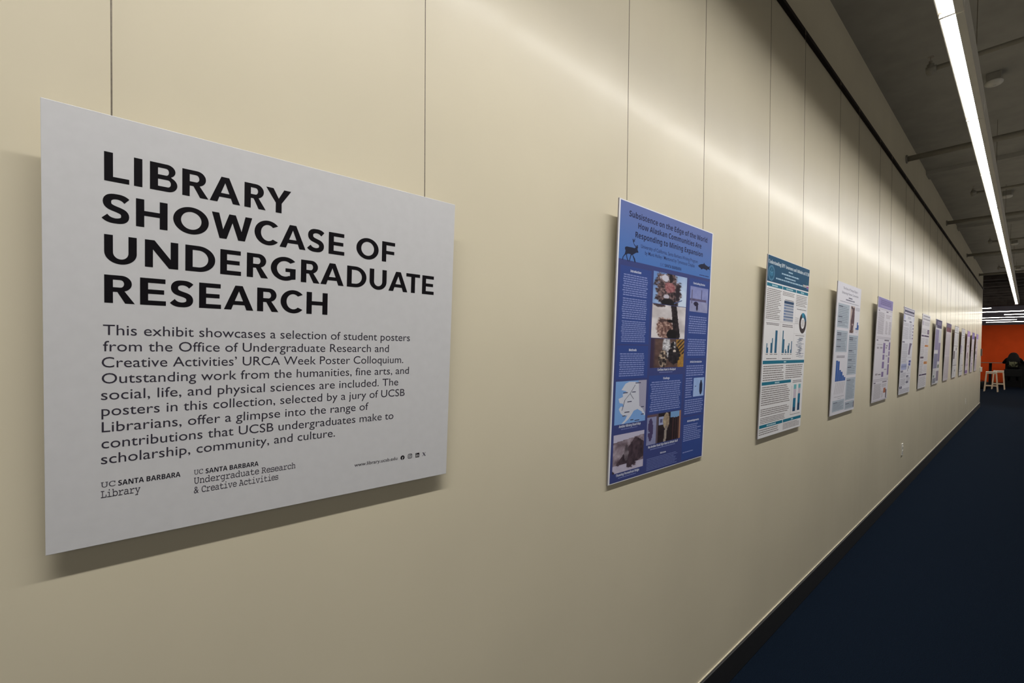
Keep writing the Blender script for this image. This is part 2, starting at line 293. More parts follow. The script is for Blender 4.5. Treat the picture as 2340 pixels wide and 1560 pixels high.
  'V': '171;85,-5 18,152 9,168 3,173 -6,175 -6,182 84,182 84,175 66,173 62,169 61,164 64,151 103,57 139,151 142,164 141,169 137,173 120,175 120,182 177,182 177,175 169,174 163,171 153,153 92,-5',
  'a': '138;102,-4 90,-2 83,4 80,14 60,1 38,-3 26,-1 16,5 10,14 8,25 12,41 25,54 48,66 80,76 80,96 78,106 75,113 68,117 59,118 46,116 42,110 45,103 49,92 48,86 44,81 38,77 31,76 23,78 18,81 14,87 13,95 15,103 20,111 28,118 38,123 50,126 65,127 89,125 105,117 114,103 117,84 117,25 118,16 122,14 128,17 132,11 118,0;60,13 70,16 80,25 80,68 62,61 51,49 47,34 51,18',
  'd': '148;56,-4 43,-2 31,4 21,14 14,27 9,42 8,59 9,78 14,95 22,109 33,119 45,125 58,127 75,124 89,112 89,160 88,167 85,172 70,176 70,182 128,182 128,30 130,16 134,13 141,11 141,4 118,2 89,-4 89,16 75,1;69,11 75,13 81,17 86,23 89,30 89,97 87,103 82,108 70,112 59,109 52,100 48,84 47,61 48,39 52,23 58,14',
  'e': '120;62,-4 47,-2 34,4 23,14 15,27 10,44 8,63 10,81 15,96 24,109 35,119 48,125 63,127 84,124 100,112 110,94 113,69 113,66 47,66 51,39 62,22 80,17 95,21 108,34 114,29 99,11 82,0;46,77 81,77 81,86 77,111 72,117 64,119 54,115 48,102 46,81',
  'g': '131;58,-56 35,-54 19,-49 9,-40 6,-30 11,-18 27,-10 14,0 9,12 11,21 17,30 27,37 41,44 23,54 12,67 9,85 11,97 16,107 24,116 35,122 48,126 63,127 78,126 93,122 127,122 127,107 107,107 114,95 117,81 115,70 110,60 103,52 93,46 82,42 69,41 63,41 57,42 45,38 41,33 40,28 44,22 56,20 70,20 104,16 114,12 121,5 125,-4 126,-15 122,-32 109,-45 88,-53;63,50 71,52 76,58 79,69 80,84 79,100 76,110 71,117 63,119 55,117 50,110 47,100 46,84 47,69 50,58 55,52;64,-46 87,-44 101,-38 105,-26 104,-20 100,-17 82,-14 39,-14 32,-21 29,-29 31,-36 38,-41 49,-45',
  'i': '79;40,145 32,146 26,151 22,157 20,165 22,173 26,179 32,184 40,185 48,184 55,179 59,173 60,165 59,157 55,151 48,146;7,0 7,6 18,10 21,22 21,101 19,114 8,117 8,124 59,124 59,22 62,10 72,6 72,0',
  'n': '152;7,0 7,6 18,10 21,22 21,101 18,113 14,116 8,118 8,124 59,124 59,107 76,122 97,127 117,123 128,108 132,85 132,22 135,10 139,8 145,6 145,0 81,0 81,6 83,6 91,10 94,22 94,87 92,103 88,107 81,109 69,105 59,94 59,22 62,10 66,8 72,6 72,0',
  'r': '115;7,0 7,6 18,10 21,22 21,101 19,114 8,117 8,124 58,124 58,101 66,112 75,120 84,126 93,127 103,126 110,122 114,115 116,106 115,99 111,94 106,90 99,89 89,92 83,100 75,104 70,102 65,97 61,88 60,77 60,22 61,15 64,10 79,6 79,0',
  's': '115;60,-4 49,-2 35,2 29,3 24,2 20,-3 14,-3 14,42 21,42 26,27 35,16 45,8 56,6 65,7 71,11 75,16 77,23 73,34 62,42 43,52 30,59 22,68 17,77 15,88 18,104 26,116 39,125 56,128 66,126 80,123 82,122 85,122 89,123 92,128 98,128 98,89 91,89 86,101 79,111 70,117 60,118 52,117 46,114 43,110 42,104 46,93 59,85 77,76 88,69 97,61 101,51 103,38 100,21 91,7 78,-1',
  't': '91;49,-4 36,-2 26,4 21,14 19,28 19,111 8,111 8,120 35,148 52,170 58,170 58,124 83,124 83,111 58,111 58,33 60,20 63,17 67,16 76,20 82,30 89,26 79,10 66,0',
  'u': '150;52,-4 37,-1 26,7 20,20 18,39 18,99 16,113 12,116 5,118 5,124 57,124 57,30 60,18 65,15 71,14 82,17 91,26 91,99 88,113 84,116 76,118 76,124 129,124 129,28 132,16 144,12 144,5 120,3 91,-4 91,16 84,8 74,1 64,-3',
  'w': '174;49,-4 7,106 2,114 -4,117 -4,124 55,124 55,117 48,116 46,110 46,106 48,101 67,51 84,94 80,106 76,115 67,118 67,124 129,124 129,117 121,115 118,110 118,108 119,105 134,56 153,102 155,110 152,116 142,118 142,124 178,124 178,118 170,114 165,103 122,-4 116,-4 89,79 56,-4',
 },
 'slab': {
  'A': '162;14,0 3,2 0,9 3,17 13,19 16,19 60,137 41,137 30,139 27,146 28,151 30,154 45,156 82,156 92,154 97,147 148,19 150,19 160,17 163,9 160,2 151,0 115,0 104,2 101,4 100,9 101,14 103,17 114,19 127,19 114,50 47,50 36,19 49,19 60,17 63,14 64,9 63,4 60,2 48,0;54,67 107,67 79,137',
  'C': '162;85,-4 65,-1 47,6 32,19 20,35 13,55 10,78 13,100 20,120 32,136 47,149 66,157 86,160 103,158 122,151 126,156 132,158 138,156 141,152 142,140 142,112 140,104 133,102 125,104 121,117 117,127 109,135 99,140 86,142 65,138 48,125 38,104 34,78 36,60 41,46 49,33 59,24 72,18 86,16 108,20 128,32 136,36 143,33 145,26 140,17 126,7 107,-1',
  'L': '162;17,0 10,2 8,9 9,14 11,17 23,19 40,19 40,137 23,137 11,138 8,146 9,152 12,154 23,156 89,156 96,153 98,146 97,141 95,138 82,137 60,137 60,19 130,19 130,53 132,65 140,69 147,65 149,53 149,10 147,2 140,0',
  'R': '162;17,0 10,2 8,9 11,17 19,19 31,19 31,138 19,138 11,140 8,147 10,153 17,156 73,156 104,153 121,146 132,134 136,123 138,111 136,97 129,85 118,76 103,70 109,65 114,59 141,19 145,19 155,17 158,9 155,2 149,0 134,0 127,3 122,9 113,22 103,37 95,50 82,64 69,67 52,67 52,19 60,19 71,17 74,9 71,2 61,0;52,85 79,85 99,88 111,97 116,111 112,126 100,135 80,138 52,138',
  'U': '162;81,-4 58,0 40,12 28,32 24,60 24,137 21,137 11,139 8,146 9,152 12,154 25,156 51,156 64,154 67,151 67,146 67,141 64,139 51,137 45,137 45,63 48,41 54,26 65,18 82,15 99,18 110,26 116,41 118,63 118,137 111,137 98,138 95,141 94,146 95,151 97,154 108,156 143,156 151,153 153,146 150,139 140,137 138,137 138,60 134,32 124,12 106,0',
  'a': '162;62,-3 44,-1 30,8 21,20 18,36 22,54 34,68 53,77 79,80 110,75 110,76 107,93 97,103 80,106 69,105 57,100 47,96 41,95 35,98 32,105 36,113 46,119 62,123 81,124 103,122 118,113 127,99 130,78 130,19 137,19 149,17 151,14 152,9 150,2 142,0 121,0 115,2 112,9 111,17 87,2;65,17 86,21 103,31 108,38 110,44 110,58 82,63 64,61 50,56 42,48 39,37 41,29 46,23 54,18',
  'b': '162;90,-2 66,2 49,17 49,7 48,2 44,0 20,0 12,2 9,9 10,14 13,17 24,19 27,19 27,153 13,155 10,158 9,162 12,169 20,172 39,172 45,170 47,166 47,102 65,116 90,121 107,119 122,113 134,103 144,91 150,76 152,59 150,43 143,28 134,15 121,6 106,0;88,18 104,21 118,30 126,43 129,60 128,71 124,82 118,90 109,97 99,101 88,102 76,101 66,97 58,90 52,82 48,72 46,60 48,49 52,39 58,30 66,24 76,20',
  'c': '162;79,-3 61,-1 45,5 32,15 21,28 15,44 13,60 15,78 21,93 32,106 45,116 61,122 79,124 99,122 120,113 120,114 123,120 131,122 136,121 138,118 140,106 140,82 137,74 130,72 124,74 120,80 110,93 97,101 82,104 69,103 58,98 48,92 42,83 37,72 36,61 39,43 48,28 62,19 81,16 102,21 122,34 131,38 138,35 140,29 135,18 121,8 102,0',
  'd': '162;70,-3 54,-1 40,5 29,14 19,27 14,42 12,59 14,76 20,91 30,104 43,113 58,119 74,121 99,117 117,103 117,153 110,153 96,154 93,157 92,162 94,169 102,172 129,172 135,170 137,166 137,19 143,19 152,16 155,9 152,2 145,0 120,0 117,2 115,7 115,17 103,6 88,-1;75,18 87,19 97,23 105,30 112,38 116,49 117,60 116,71 112,82 106,90 98,97 88,101 76,102 59,99 46,90 37,76 34,59 37,42 46,29 59,21',
  'e': '162;80,-3 61,-1 45,5 32,14 22,27 16,43 14,61 16,79 22,94 33,107 46,116 63,122 82,124 100,122 115,117 128,108 138,96 144,82 146,67 145,60 141,56 128,55 37,55 40,38 49,25 63,18 81,15 101,18 121,27 137,32 143,29 146,23 144,18 140,14 123,5 102,-1;37,72 122,72 118,86 109,97 97,104 82,106 66,104 53,97 43,86',
  'g': '162;74,-52 53,-49 45,-40 49,-33 57,-30 62,-30 68,-31 79,-32 95,-30 106,-23 112,-11 114,8 114,23 97,10 74,5 59,7 45,13 34,22 25,34 20,48 18,64 20,79 25,93 34,105 46,114 60,120 75,121 95,118 114,106 114,116 116,120 122,121 142,121 149,119 152,112 149,105 136,103 134,103 134,4 132,-21 124,-35 110,-45 94,-51;77,26 93,28 105,36 113,48 116,64 113,79 105,91 93,99 77,102 62,99 49,91 41,79 38,64 41,48 49,36 61,28',
  'h': '162;24,0 16,2 13,9 14,14 17,17 29,19 31,19 31,153 17,155 13,162 16,169 24,172 44,172 49,170 51,166 51,107 70,120 90,124 107,121 121,112 130,98 133,78 133,19 138,19 148,16 151,9 148,2 140,0 105,0 97,2 95,9 98,17 108,19 113,19 113,73 111,87 105,96 97,102 85,104 69,100 56,89 52,81 51,73 51,19 57,19 66,17 69,9 67,2 59,0',
  'i': '162;82,146 71,149 69,159 70,173 74,179 82,181 89,180 93,177 96,163 94,149;33,0 25,2 22,9 25,16 33,19 73,19 73,103 48,103 39,105 37,112 39,119 47,121 85,121 91,120 93,116 93,19 135,19 143,16 145,9 143,2 134,0',
  'n': '162;25,0 17,2 14,9 15,14 18,17 29,19 32,19 32,103 26,103 17,105 14,112 15,117 18,120 33,121 44,121 50,120 52,116 52,107 71,120 90,124 107,121 121,112 130,98 133,78 133,19 139,19 148,16 151,9 148,2 137,0 108,0 98,2 95,9 98,17 108,19 113,19 113,73 110,90 101,101 86,104 69,100 56,89 53,81 52,73 52,19 57,19 67,17 70,9 67,1 56,0',
  'r': '162;25,0 17,2 14,9 17,16 25,19 48,19 48,103 33,103 24,105 20,112 23,119 31,121 61,121 66,120 68,116 68,93 85,111 103,121 123,124 134,123 142,120 147,114 149,107 145,99 138,95 128,99 115,103 93,96 68,73 68,19 111,19 119,16 121,9 119,2 111,0',
  's': '162;33,-3 26,0 23,9 23,33 26,41 33,44 38,41 42,35 47,27 57,20 69,16 85,14 98,15 108,20 114,26 116,34 114,43 109,48 86,52 79,52 55,54 38,61 27,72 24,88 27,103 37,115 53,122 74,125 89,123 104,120 106,119 108,119 110,120 116,123 121,124 128,121 130,111 130,95 128,85 121,82 116,84 110,91 93,104 71,108 60,107 51,102 46,96 44,89 46,82 52,77 62,74 78,73 111,69 123,65 131,58 136,48 138,36 134,21 124,8 108,0 86,-3 67,-1 46,3',
  't': '162;91,-2 73,0 59,6 49,17 46,29 44,48 44,95 22,95 14,98 12,104 13,110 16,112 30,114 44,114 44,148 47,156 55,159 60,158 63,155 65,140 65,114 117,114 126,112 129,104 126,98 118,95 65,95 65,52 67,30 71,23 75,19 89,17 103,18 118,24 139,31 145,28 148,21 146,17 142,12 126,5 107,-1',
  'u': '162;71,-3 47,2 32,18 28,44 28,103 22,103 13,105 10,112 12,119 20,121 40,121 46,120 48,113 48,48 49,34 55,24 64,19 77,17 94,21 107,32 111,40 112,48 112,103 94,103 87,105 84,112 87,119 95,121 122,121 130,118 132,109 132,19 138,19 147,16 150,9 147,2 139,0 119,0 114,1 112,5 112,14 92,2 82,-2',
  'v': '162;79,-5 69,-2 64,7 21,103 9,104 6,112 8,119 16,121 53,121 62,120 65,112 64,107 62,104 50,103 45,103 79,18 117,103 110,103 96,104 93,107 92,112 95,120 104,121 145,121 153,119 156,112 155,107 152,104 140,103 138,103 95,7 89,-2',
  'y': '162;22,-52 14,-50 11,-43 13,-36 21,-34 49,-34 71,8 23,103 11,105 8,112 10,119 18,121 55,121 64,120 67,112 64,105 52,103 47,103 82,30 119,103 114,103 101,105 98,112 101,120 110,121 143,121 151,119 153,112 150,105 140,103 71,-34 77,-34 89,-35 92,-38 93,-43 90,-50 82,-52',
 },
}
_gc = {}
def fill(contours):
    """fill closed outlines (holes allowed) with faces"""
    cu = bpy.data.curves.new('g', 'CURVE'); cu.dimensions = '2D'; cu.fill_mode = 'BOTH'
    for c in contours:
        s = cu.splines.new('POLY'); s.points.add(len(c)-1)
        for p, q in zip(s.points, c): p.co = (q[0], q[1], 0, 1)
        s.use_cyclic_u = True
    return bake(cu)
def bake(cu):
    o = bpy.data.objects.new('g', cu); me = o.to_mesh()
    vs = np.array([v.co[:2] for v in me.vertices]).reshape(-1, 2); fs = [tuple(p.vertices) for p in me.polygons]
    o.to_mesh_clear(); bpy.data.objects.remove(o); bpy.data.curves.remove(cu)
    return vs, fs
def glyph(font, ch):
    if (font, ch) not in _gc:
        g = GLYPHS[font].get(ch)
        if g is None: _gc[(font, ch)] = None
        else:
            q = g.split(';'); cs = [[tuple(int(n)/400 for n in p.split(',')) for p in c.split()] for c in q[1:]]
            v, f = fill(cs); _gc[(font, ch)] = (v, f, int(q[0])/400)
    return _gc[(font, ch)]
CAP = {'sans': .48, 'serif': .455, 'slab': .40}
def layout(font, s, weight=0, res=3):
    """verts, faces and cap height of a line of lettering starting at x = 0"""
    if font == 'plain':
        cu = bpy.data.curves.new('t', 'FONT'); cu.body = s; cu.resolution_u = res; cu.offset = weight
        v, f = bake(cu); cu = bpy.data.curves.new('t', 'FONT'); cu.body = 'H'; c = bake(cu)[0]
        return v, f, c[:, 1].max()
    V, F, x, n = [], [], 0, 0
    for ch in s:
        g = glyph(font, ch)
        if g is None:
            if ch in ':.,':
                v = np.array([(x+.02, 0), (x+.08, 0), (x+.08, .07), (x+.02, .07)])
                V.append(v); F.append((n, n+1, n+2, n+3)); n += 4
                if ch == ':': V.append(v+[0, .28]); F.append((n, n+1, n+2, n+3)); n += 4
                x += .13; continue
            if ch == '&':
                cu = bpy.data.curves.new('t', 'FONT'); cu.body = '&'; v, f = bake(cu); v = v*.62
                V.append(v+[x, 0]); F += [tuple(i+n for i in q) for q in f]; n += len(v); x += v[:, 0].max()+.06; continue
            x += .17; continue
        v, f, adv = g
        if font == 'slab':                       # close the typewriter spacing up
            V.append(v+[x-v[:, 0].min(), 0]); x += v[:, 0].max()-v[:, 0].min()+.028
        else: V.append(v+[x, 0]); x += adv
        F += [tuple(i+n for i in q) for q in f]; n += len(v)
    V = np.vstack(V)
    return V, F, glyph(font, 'U' if font != 'sans' else 'H')[0][:, 1].max()

def ink(rgb, k=.62):
    """printed colour as seen beside a white of about 200 -> albedo"""
    ref = lin((202, 199, 197))
    return tuple(min(.9, .60*c/r_) for c, r_ in zip(lin(rgb), ref))
class Ink:
    def __init__(s, w, h, seed=1): s.w, s.h = w, h; s.v = []; s.f = []; s.c = []; s.rng = random.Random(seed)
    def add(s, uv, faces, col, layer):
        n = len(s.v); y = -(.00008+.00004*layer)
        a = ink(col)
        for u, v in uv: s.v.append((u*s.w, y, (1-v)*s.h)); s.c.append((*a, 1))
        s.f += [tuple(i+n for i in q) for q in faces]
    def quad(s, pts, col, layer=1): s.add(pts, [(0, 1, 2, 3)], col, layer)
    def rect(s, u0, v0, u1, v1, col, layer=1): s.quad([(u0, v1), (u1, v1), (u1, v0), (u0, v0)], col, layer)
    def poly(s, pts, col, layer=1):
        v, f = fill([[(p[0], -p[1]) for p in pts]]); s.add([(a, -b) for a, b in v], f, col, layer)
    def text(s, font, st, u0, u1, vb, cap, col, layer=3, weight=0, res=3):
        V, F, c = layout(font, st, weight, res)
        x0, x1 = V[:, 0].min(), V[:, 0].max()
        s.add([(u0+(a-x0)/(x1-x0)*(u1-u0), vb-b/c*cap) for a, b in V], F, col, layer)
    def lines(s, u0, v0, u1, v1, n, col, layer=3, align='L', thick=.5, short=.25, wordy=True, big=None):
        p = (v1-v0)/n
        for i in range(n):
            wd = (u1-u0)*(1-s.rng.random()*short*(.35 if align != 'L' or s.rng.random() < .7 else 1))
            a = u0 if align == 'L' else (u0+u1-wd)/2
            y = v0+p*(i+.5); x = a; e = a+wd
            g = min(.014*(u1-u0)+.0015, p*thick*.55*s.h/s.w)
            while x < e-.004:
                l = max(s.rng.uniform(.03, .14)*(u1-u0), s.rng.uniform(1.6, 4.5)*p*thick*s.h/s.w)
                b = min(e, x+l); q = .8+.2*s.rng.random()
                s.rect(x, y-p*thick*.5*q, b, y+p*thick*.5, col, layer)
                x = b+g
    def grid(s, u0, v0, u1, v1, nx, ny, fn, layer=2):
        for j in range(ny):
            for i in range(nx):
                a0, a1 = u0+(u1-u0)*i/nx, u0+(u1-u0)*(i+1)/nx; b0, b1 = v0+(v1-v0)*j/ny, v0+(v1-v0)*(j+1)/ny
                s.rect(a0, b0, a1, b1, fn((i+.5)/nx, (j+.5)/ny), layer)
    def disc(s, u, v, ru, rv, col, layer=3, n=40, inner=0, a0=0, a1=360):
        out = [(u+ru*math.sin(R(a0+(a1-a0)*k/n)), v-rv*math.cos(R(a0+(a1-a0)*k/n))) for k in range(n+1)]
        if inner:
            inn = [(u+inner*ru*math.sin(R(a0+(a1-a0)*k/n)), v-inner*rv*math.cos(R(a0+(a1-a0)*k/n))) for k in range(n+1)]
            s.add(out+inn, [(k, k+1, n+2+k, n+1+k) for k in range(n)], col, layer)
        else: s.add(out[:-1], [tuple(range(n))], col, layer)
    def done(s, name, parent, label=None):
        me = bpy.data.meshes.new(name); me.from_pydata(s.v, [], s.f)
        at = me.color_attributes.new('ink', 'FLOAT_COLOR', 'POINT'); at.data.foreach_set('color', np.array(s.c, dtype=np.float32).ravel())
        # every printed face looks into the hall
        bm = bmesh.new(); bm.from_mesh(me)
        for f in bm.faces:
            f.normal_update()
            if f.normal.y > 0: f.normal_flip()
        bm.to_mesh(me); bm.free()
        o = link(name, me, M['ink'], parent)
        if label: o['label'] = label
        return o

# value noise for the printed photographs
_rn = np.random.RandomState(7).rand(64, 64)
def vn(x, y):
    i, j = int(math.floor(x)), int(math.floor(y)); fx, fy = x-i, y-j; fx, fy = fx*fx*(3-2*fx), fy*fy*(3-2*fy)
    g = lambda a, b: _rn[a % 64, b % 64]
    return (g(i, j)*(1-fx)+g(i+1, j)*fx)*(1-fy)+(g(i, j+1)*(1-fx)+g(i+1, j+1)*fx)*fy
def fb(x, y): return .55*vn(x, y)+.3*vn(2*x+9, 2*y+5)+.15*vn(4*x+3, 4*y+11)
def mix(a, b, t): t = max(0, min(1, t)); return tuple(p+(q-p)*t for p, q in zip(a, b))
def ell(x, y, cx, cy, rx, ry): return ((x-cx)/rx)**2+((y-cy)/ry)**2

# ------------------------------------------------------------------ boards
X0 = [-.0507, 1.1553, 2.3126, 3.4923, 4.6732, 5.8444, 7.0148, 8.1801, 9.3535, 10.5304, 11.7014, 12.8741, 14.0485, 15.2226]
ZTOP = [1.7478, 1.8975, 1.8963, 1.8969, 1.8982, 1.8949, 1.8949, 1.8915, 1.8932, 1.8965, 1.8955, 1.8915, 1.8955, 1.8948]
PW, PH = .6096, .8671
WIRE_U = [(.108, .885), (.073, .876), (.027, .831), (.03, .825), (.03, .80)] + [(.03, .81)]*9
LABELS = [
 'white square board with bold black headline about the library showcase of undergraduate research',
 'tall blue poster with a caribou silhouette, photos and a pale map',
 'white poster with a dark teal title band, teal bar charts and a ring chart',
 'pale poster about therapy dogs with a brown dog photo and blue bar chart',
 'white poster with a lavender title band and rows of purple bars',
 'white poster with a dark outlined title box, small dark tags and a purple wedge',
 'white poster with two dark bands and two small orange pictures',
 'poster with dark navy title block and lavender and grey text panels',
 'pinkish poster with a dark purple and maroon title block',
 'white poster with three dark ruled lines and a dark photo low on its left',
 'white ruled poster with a small dark square under its title',
 'poster with pinkish purple title block, brown smudges and a purple foot band',
 'poster with deep violet title block, second from the far end of the wall',
 'poster with light violet title block, last at the far end of the wall']
SHORT = ['showcase headline board', 'blue caribou poster', 'teal banded poster', 'therapy dog poster', 'lavender banded poster', 'dark boxed title poster',
 'poster with orange pictures', 'navy and lavender panel poster', 'maroon headed poster', 'ruled poster with the dark photo', 'ruled poster with the dark square', 'pinkish headed poster', 'deep violet headed poster', 'last light violet headed poster']
def board(i, w=PW, h=PH, tp=.0403, bt=.0105, th=.005, face=(218, 214, 214)):
    dh = math.sqrt(h*h-(tp-bt)**2)
    t = empty('exhibit_board' if i == 0 else 'research_poster', (X0[i], -bt, ZTOP[i]-dh), LABELS[i], 'sign' if i == 0 else 'poster',
              None if i == 0 else 'research posters along the wall', (math.atan2(tp-bt, dh), 0, 0))
    bm = boxm(0, w, 0, th, 0, h, bevel=.0006)
    o = obj('foam_board', bm, M['foam'], t)
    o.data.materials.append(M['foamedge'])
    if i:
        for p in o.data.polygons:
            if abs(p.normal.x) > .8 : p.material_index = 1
    if i:
        k = Ink(w, h); k.rect(.003, .002, .997, .998, face, 0); k.done('printed_sheet', t)
    return t

# ---- the headline board ------------------------------------------------------------------
W1, H1 = .6139, .5751
T1 = board(0, W1, H1, .0400, .0144)
def arc(cx, cy, rx, ry, a0, a1, n=18): return [(cx+rx*math.cos(R(a0+(a1-a0)*k/n)), cy+ry*math.sin(R(a0+(a1-a0)*k/n))) for k in range(n+1)]
def bez(p0, p1, p2, p3, n=8): return [tuple(p0[i]*(1-t)**3+3*p1[i]*t*(1-t)**2+3*p2[i]*t*t*(1-t)+p3[i]*t**3 for i in (0, 1)) for t in [k/n for k in range(n)]]
def heavy(ch, w):
    """filled pieces of one heavy geometric capital, cap height 1 and width w"""
    s, b = .236, .172
    rc = lambda x0, y0, x1, y1: [[(x0, y0), (x1, y0), (x1, y1), (x0, y1)]]
    if ch == 'I': return [rc(0, 0, w, 1)]
    if ch == 'L': return [[[(0, 0), (w, 0), (w, b), (s, b), (s, 1), (0, 1)]]]
    if ch == 'H': return [[[(0, 0), (s, 0), (s, .415), (w-s, .415), (w-s, 0), (w, 0), (w, 1), (w-s, 1), (w-s, .59), (s, .59), (s, 1), (0, 1)]]]
    if ch == 'E': return [[[(0, 0), (w, 0), (w, b), (s, b), (s, .42), (.93*w, .42), (.93*w, .585), (s, .585), (s, 1-b), (.98*w, 1-b), (.98*w, 1), (0, 1)]]]
    if ch == 'F': return [[[(0, 0), (s, 0), (s, .385), (.95*w, .385), (.95*w, .55), (s, .55), (s, 1-b), (w, 1-b), (w, 1), (0, 1)]]]
    if ch == 'T': return [[[(w/2-s/2, 0), (w/2+s/2, 0), (w/2+s/2, 1-b), (w, 1-b), (w, 1), (0, 1), (0, 1-b), (w/2-s/2, 1-b)]]]
    if ch == 'N': return [[[(0, 0), (s, 0), (s, .66), (w-.285, 0), (w, 0), (w, 1), (w-s, 1), (w-s, .34), (.285, 1), (0, 1)]]]
    if ch == 'A':
        c = w/2; q = lambda y, x0, x1: x0+(x1-x0)*y
        e = .262; yb, yt = .205, .365
        inl = lambda y: e+(c-e)*y/.80
        return [[[(0, 0), (e, 0), (inl(yb), yb), (w-inl(yb), yb), (w-e, 0), (w, 0), (c+.135, 1), (c-.135, 1)],
                 [(inl(yt), yt), (w-inl(yt), yt), (c, .77)]]]
    if ch == 'Y':
        c = w/2; return [[[(c-s/2, 0), (c+s/2, 0), (c+s/2, .41), (w, 1), (w-.285, 1), (c, .60), (.285, 1), (0, 1), (c-s/2, .41)]]]
    if ch == 'W':
        a, c = .275*w, w/2
        return [[[(a-.13, 0), (a+.115, 0), (c, .66), (w-a-.115, 0), (w-a+.13, 0), (w, 1), (w-.25, 1), (w-a+.005, .37), (c+.115, 1), (c-.115, 1), (a-.005, .37), (.25, 1), (0, 1)]]]
    if ch == 'U':
        return [[[(0, 1)]+arc(w/2, .40, w/2, .415, 180, 360, 24)+[(w, 1), (w-s, 1)]+arc(w/2, .40, w/2-s, .235, 360, 180, 24)+[(s, 1)]]]
    if ch == 'O':
        return [[arc(w/2, .5, w/2, .515, 0, 360, 48)[:-1], arc(w/2, .5, w/2-.245, .335, 0, 360, 48)[:-1][::-1]]]
    if ch == 'D':
        rx = min(.56, w*.62); r2 = rx-s
        return [[[(0, 0)]+arc(w-rx, .5, rx, .5, -90, 90, 28)+[(0, 1)], [(s, 1-b)]+arc(w-rx, .5, r2, .5-b, 90, -90, 28)+[(s, b)]]]
    if ch == 'B':
        r1, r2 = .275, .235
        lo = arc(w-.29, r1, .29, r1, -90, 62, 16); hi = arc(w-.06-.26, 1-r2, .26, r2, -62, 90, 16)
        return [[[(0, 0)]+lo+hi+[(0, 1)],
                 [(s, .43)]+arc(w-.29, .30, .09, .13, 90, -90, 10)+[(s, .17)],
                 [(s, .84)]+arc(w-.34, .715, .08, .125, 90, -90, 10)+[(s, .59)]]]
    if ch == 'R':
        r = .285; xb = w*.90
        bowl = arc(xb-.29, 1-r, .29, r, -78, 90, 18)
        return [[[(0, 0), (s, 0), (s, .405), (.42*w, .405), (w-.275, 0), (w, 0), (.655*w, .445)]+bowl+[(0, 1)],
                 [(s, .84)]+arc(xb-.32, .705, .10, .135, 90, -90, 12)+[(s, .57)]]]
    if ch == 'C':
        rx = w/1.80
        return [[arc(rx, .5, rx, .515, 41, 319, 44)+arc(rx, .5, rx-.245, .335, 313, 47, 44)]]
    if ch == 'G':
        rx = w/1.78
        return [[arc(rx, .5, rx, .515, 42, 300, 40)+[(w, .075), (w, .53), (w-.42, .53), (w-.42, .375), (w-.235, .375), (w-.235, .205)]+arc(rx, .5, rx-.245, .335, 300, 48, 40)]]
    if ch == 'S':
        P = []
        for q in [((.93, .80), (.80, .905), (.64, .915), (.52, .915)), ((.52, .915), (.27, .915), (.15, .83), (.15, .715)), ((.15, .715), (.15, .56), (.33, .53), (.5, .49)),
                  ((.5, .49), (.70, .445), (.86, .41), (.86, .27)), ((.86, .27), (.86, .14), (.70, .085), (.48, .085)), ((.48, .085), (.30, .085), (.15, .12), (.05, .215))]: P += bez(*q)
        P.append((.05, .215)); a, b2 = [], []
        for i in range(len(P)):
            p, n = P[max(0, i-1)], P[min(len(P)-1, i+1)]
            tx, ty = (n[0]-p[0])*w, n[1]-p[1]; l = math.hypot(tx, ty); tx, ty = tx/l, ty/l
            hh = .088+.035*abs(ty)
            a.append((P[i][0]*w-ty*hh, P[i][1]+tx*hh)); b2.append((P[i][0]*w+ty*hh, P[i][1]-tx*hh))
        c = a+b2[::-1]; xs = [q[0] for q in c]; ys = [q[1] for q in c]
        return [[[((x-min(xs))/(max(xs)-min(xs))*w, -.015+1.03*(y-min(ys))/(max(ys)-min(ys))) for x, y in c]]]
HEAD = [('LIBRARY', .1490, .0835, [(.0952, .1367), (.1448, .1594), (.1727, .2231), (.2324, .2843), (.2867, .3516), (.361, .4102), (.4107, .4716)]),
 ('SHOWCASEOF', .2425, .1770, [(.0906, .1369), (.1482, .2049), (.2153, .2854), (.2916, .3792), (.3847, .4419), (.4444, .5109), (.5147, .5609), (.5734, .6188), (.6546, .7248), (.7358, .7793)]),
 ('UNDERGRADUATE', .3360, .2706, [(.0946, .1495), (.1637, .2252), (.2388, .2992), (.3098, .3552), (.3679, .4178), (.424, .486), (.4997, .5502), (.5524, .6189), (.6282, .688), (.6979, .7535), (.7603, .8265), (.8213, .8715), (.8799, .925)]),
 ('RESEARCH', .4280, .3630, [(.0944, .146), (.1551, .2021), (.2094, .255), (.2665, .3122), (.3183, .3839), (.3926, .4441), (.4491, .5068), (.5158, .5736)])]
k = Ink(W1, H1)
for word, vb, vt, ext in HEAD:
    cap = vb-vt; cu = cap*H1/W1           # cap height in u units
    for ch, (a, b) in zip(word, ext):
        for piece in heavy(ch, (b-a)/cu):
            v, f = fill(piece); k.add([(a+x*cu, vb-y*cap) for x, y in v], f, (5, 2, 8), 1)
k.done('headline_text', T1)
BODY = [('This exhibit showcases a selection of student posters', .0921, .8406, .5031), ('from the Office of Undergraduate Research and', .0920, .7676, .5412),
 ('Creative Activities\u2019 URCA Week Poster Colloquium.', .0897, .8189, .5790), ('Outstanding work from the humanities, fine arts, and', .0896, .8404, .6167),
 ('social, life, and physical sciences are included. The', .0884, .8032, .6552), ('posters in this collection, selected by a jury of UCSB', .0889, .8272, .6930),
 ('Librarians, offer a glimpse into the range of', .0892, .7045, .7316), ('contributions that UCSB undergraduates make to', .0886, .7894, .7702), ('scholarship, community, and culture.', .0878, .6028, .8073)]
k = Ink(W1, H1)
for s, a, b, v in BODY: k.text('plain', s, a, b, v, .0242, (50, 46, 56), 1, weight=0, res=4)
k.done('body_text', T1)
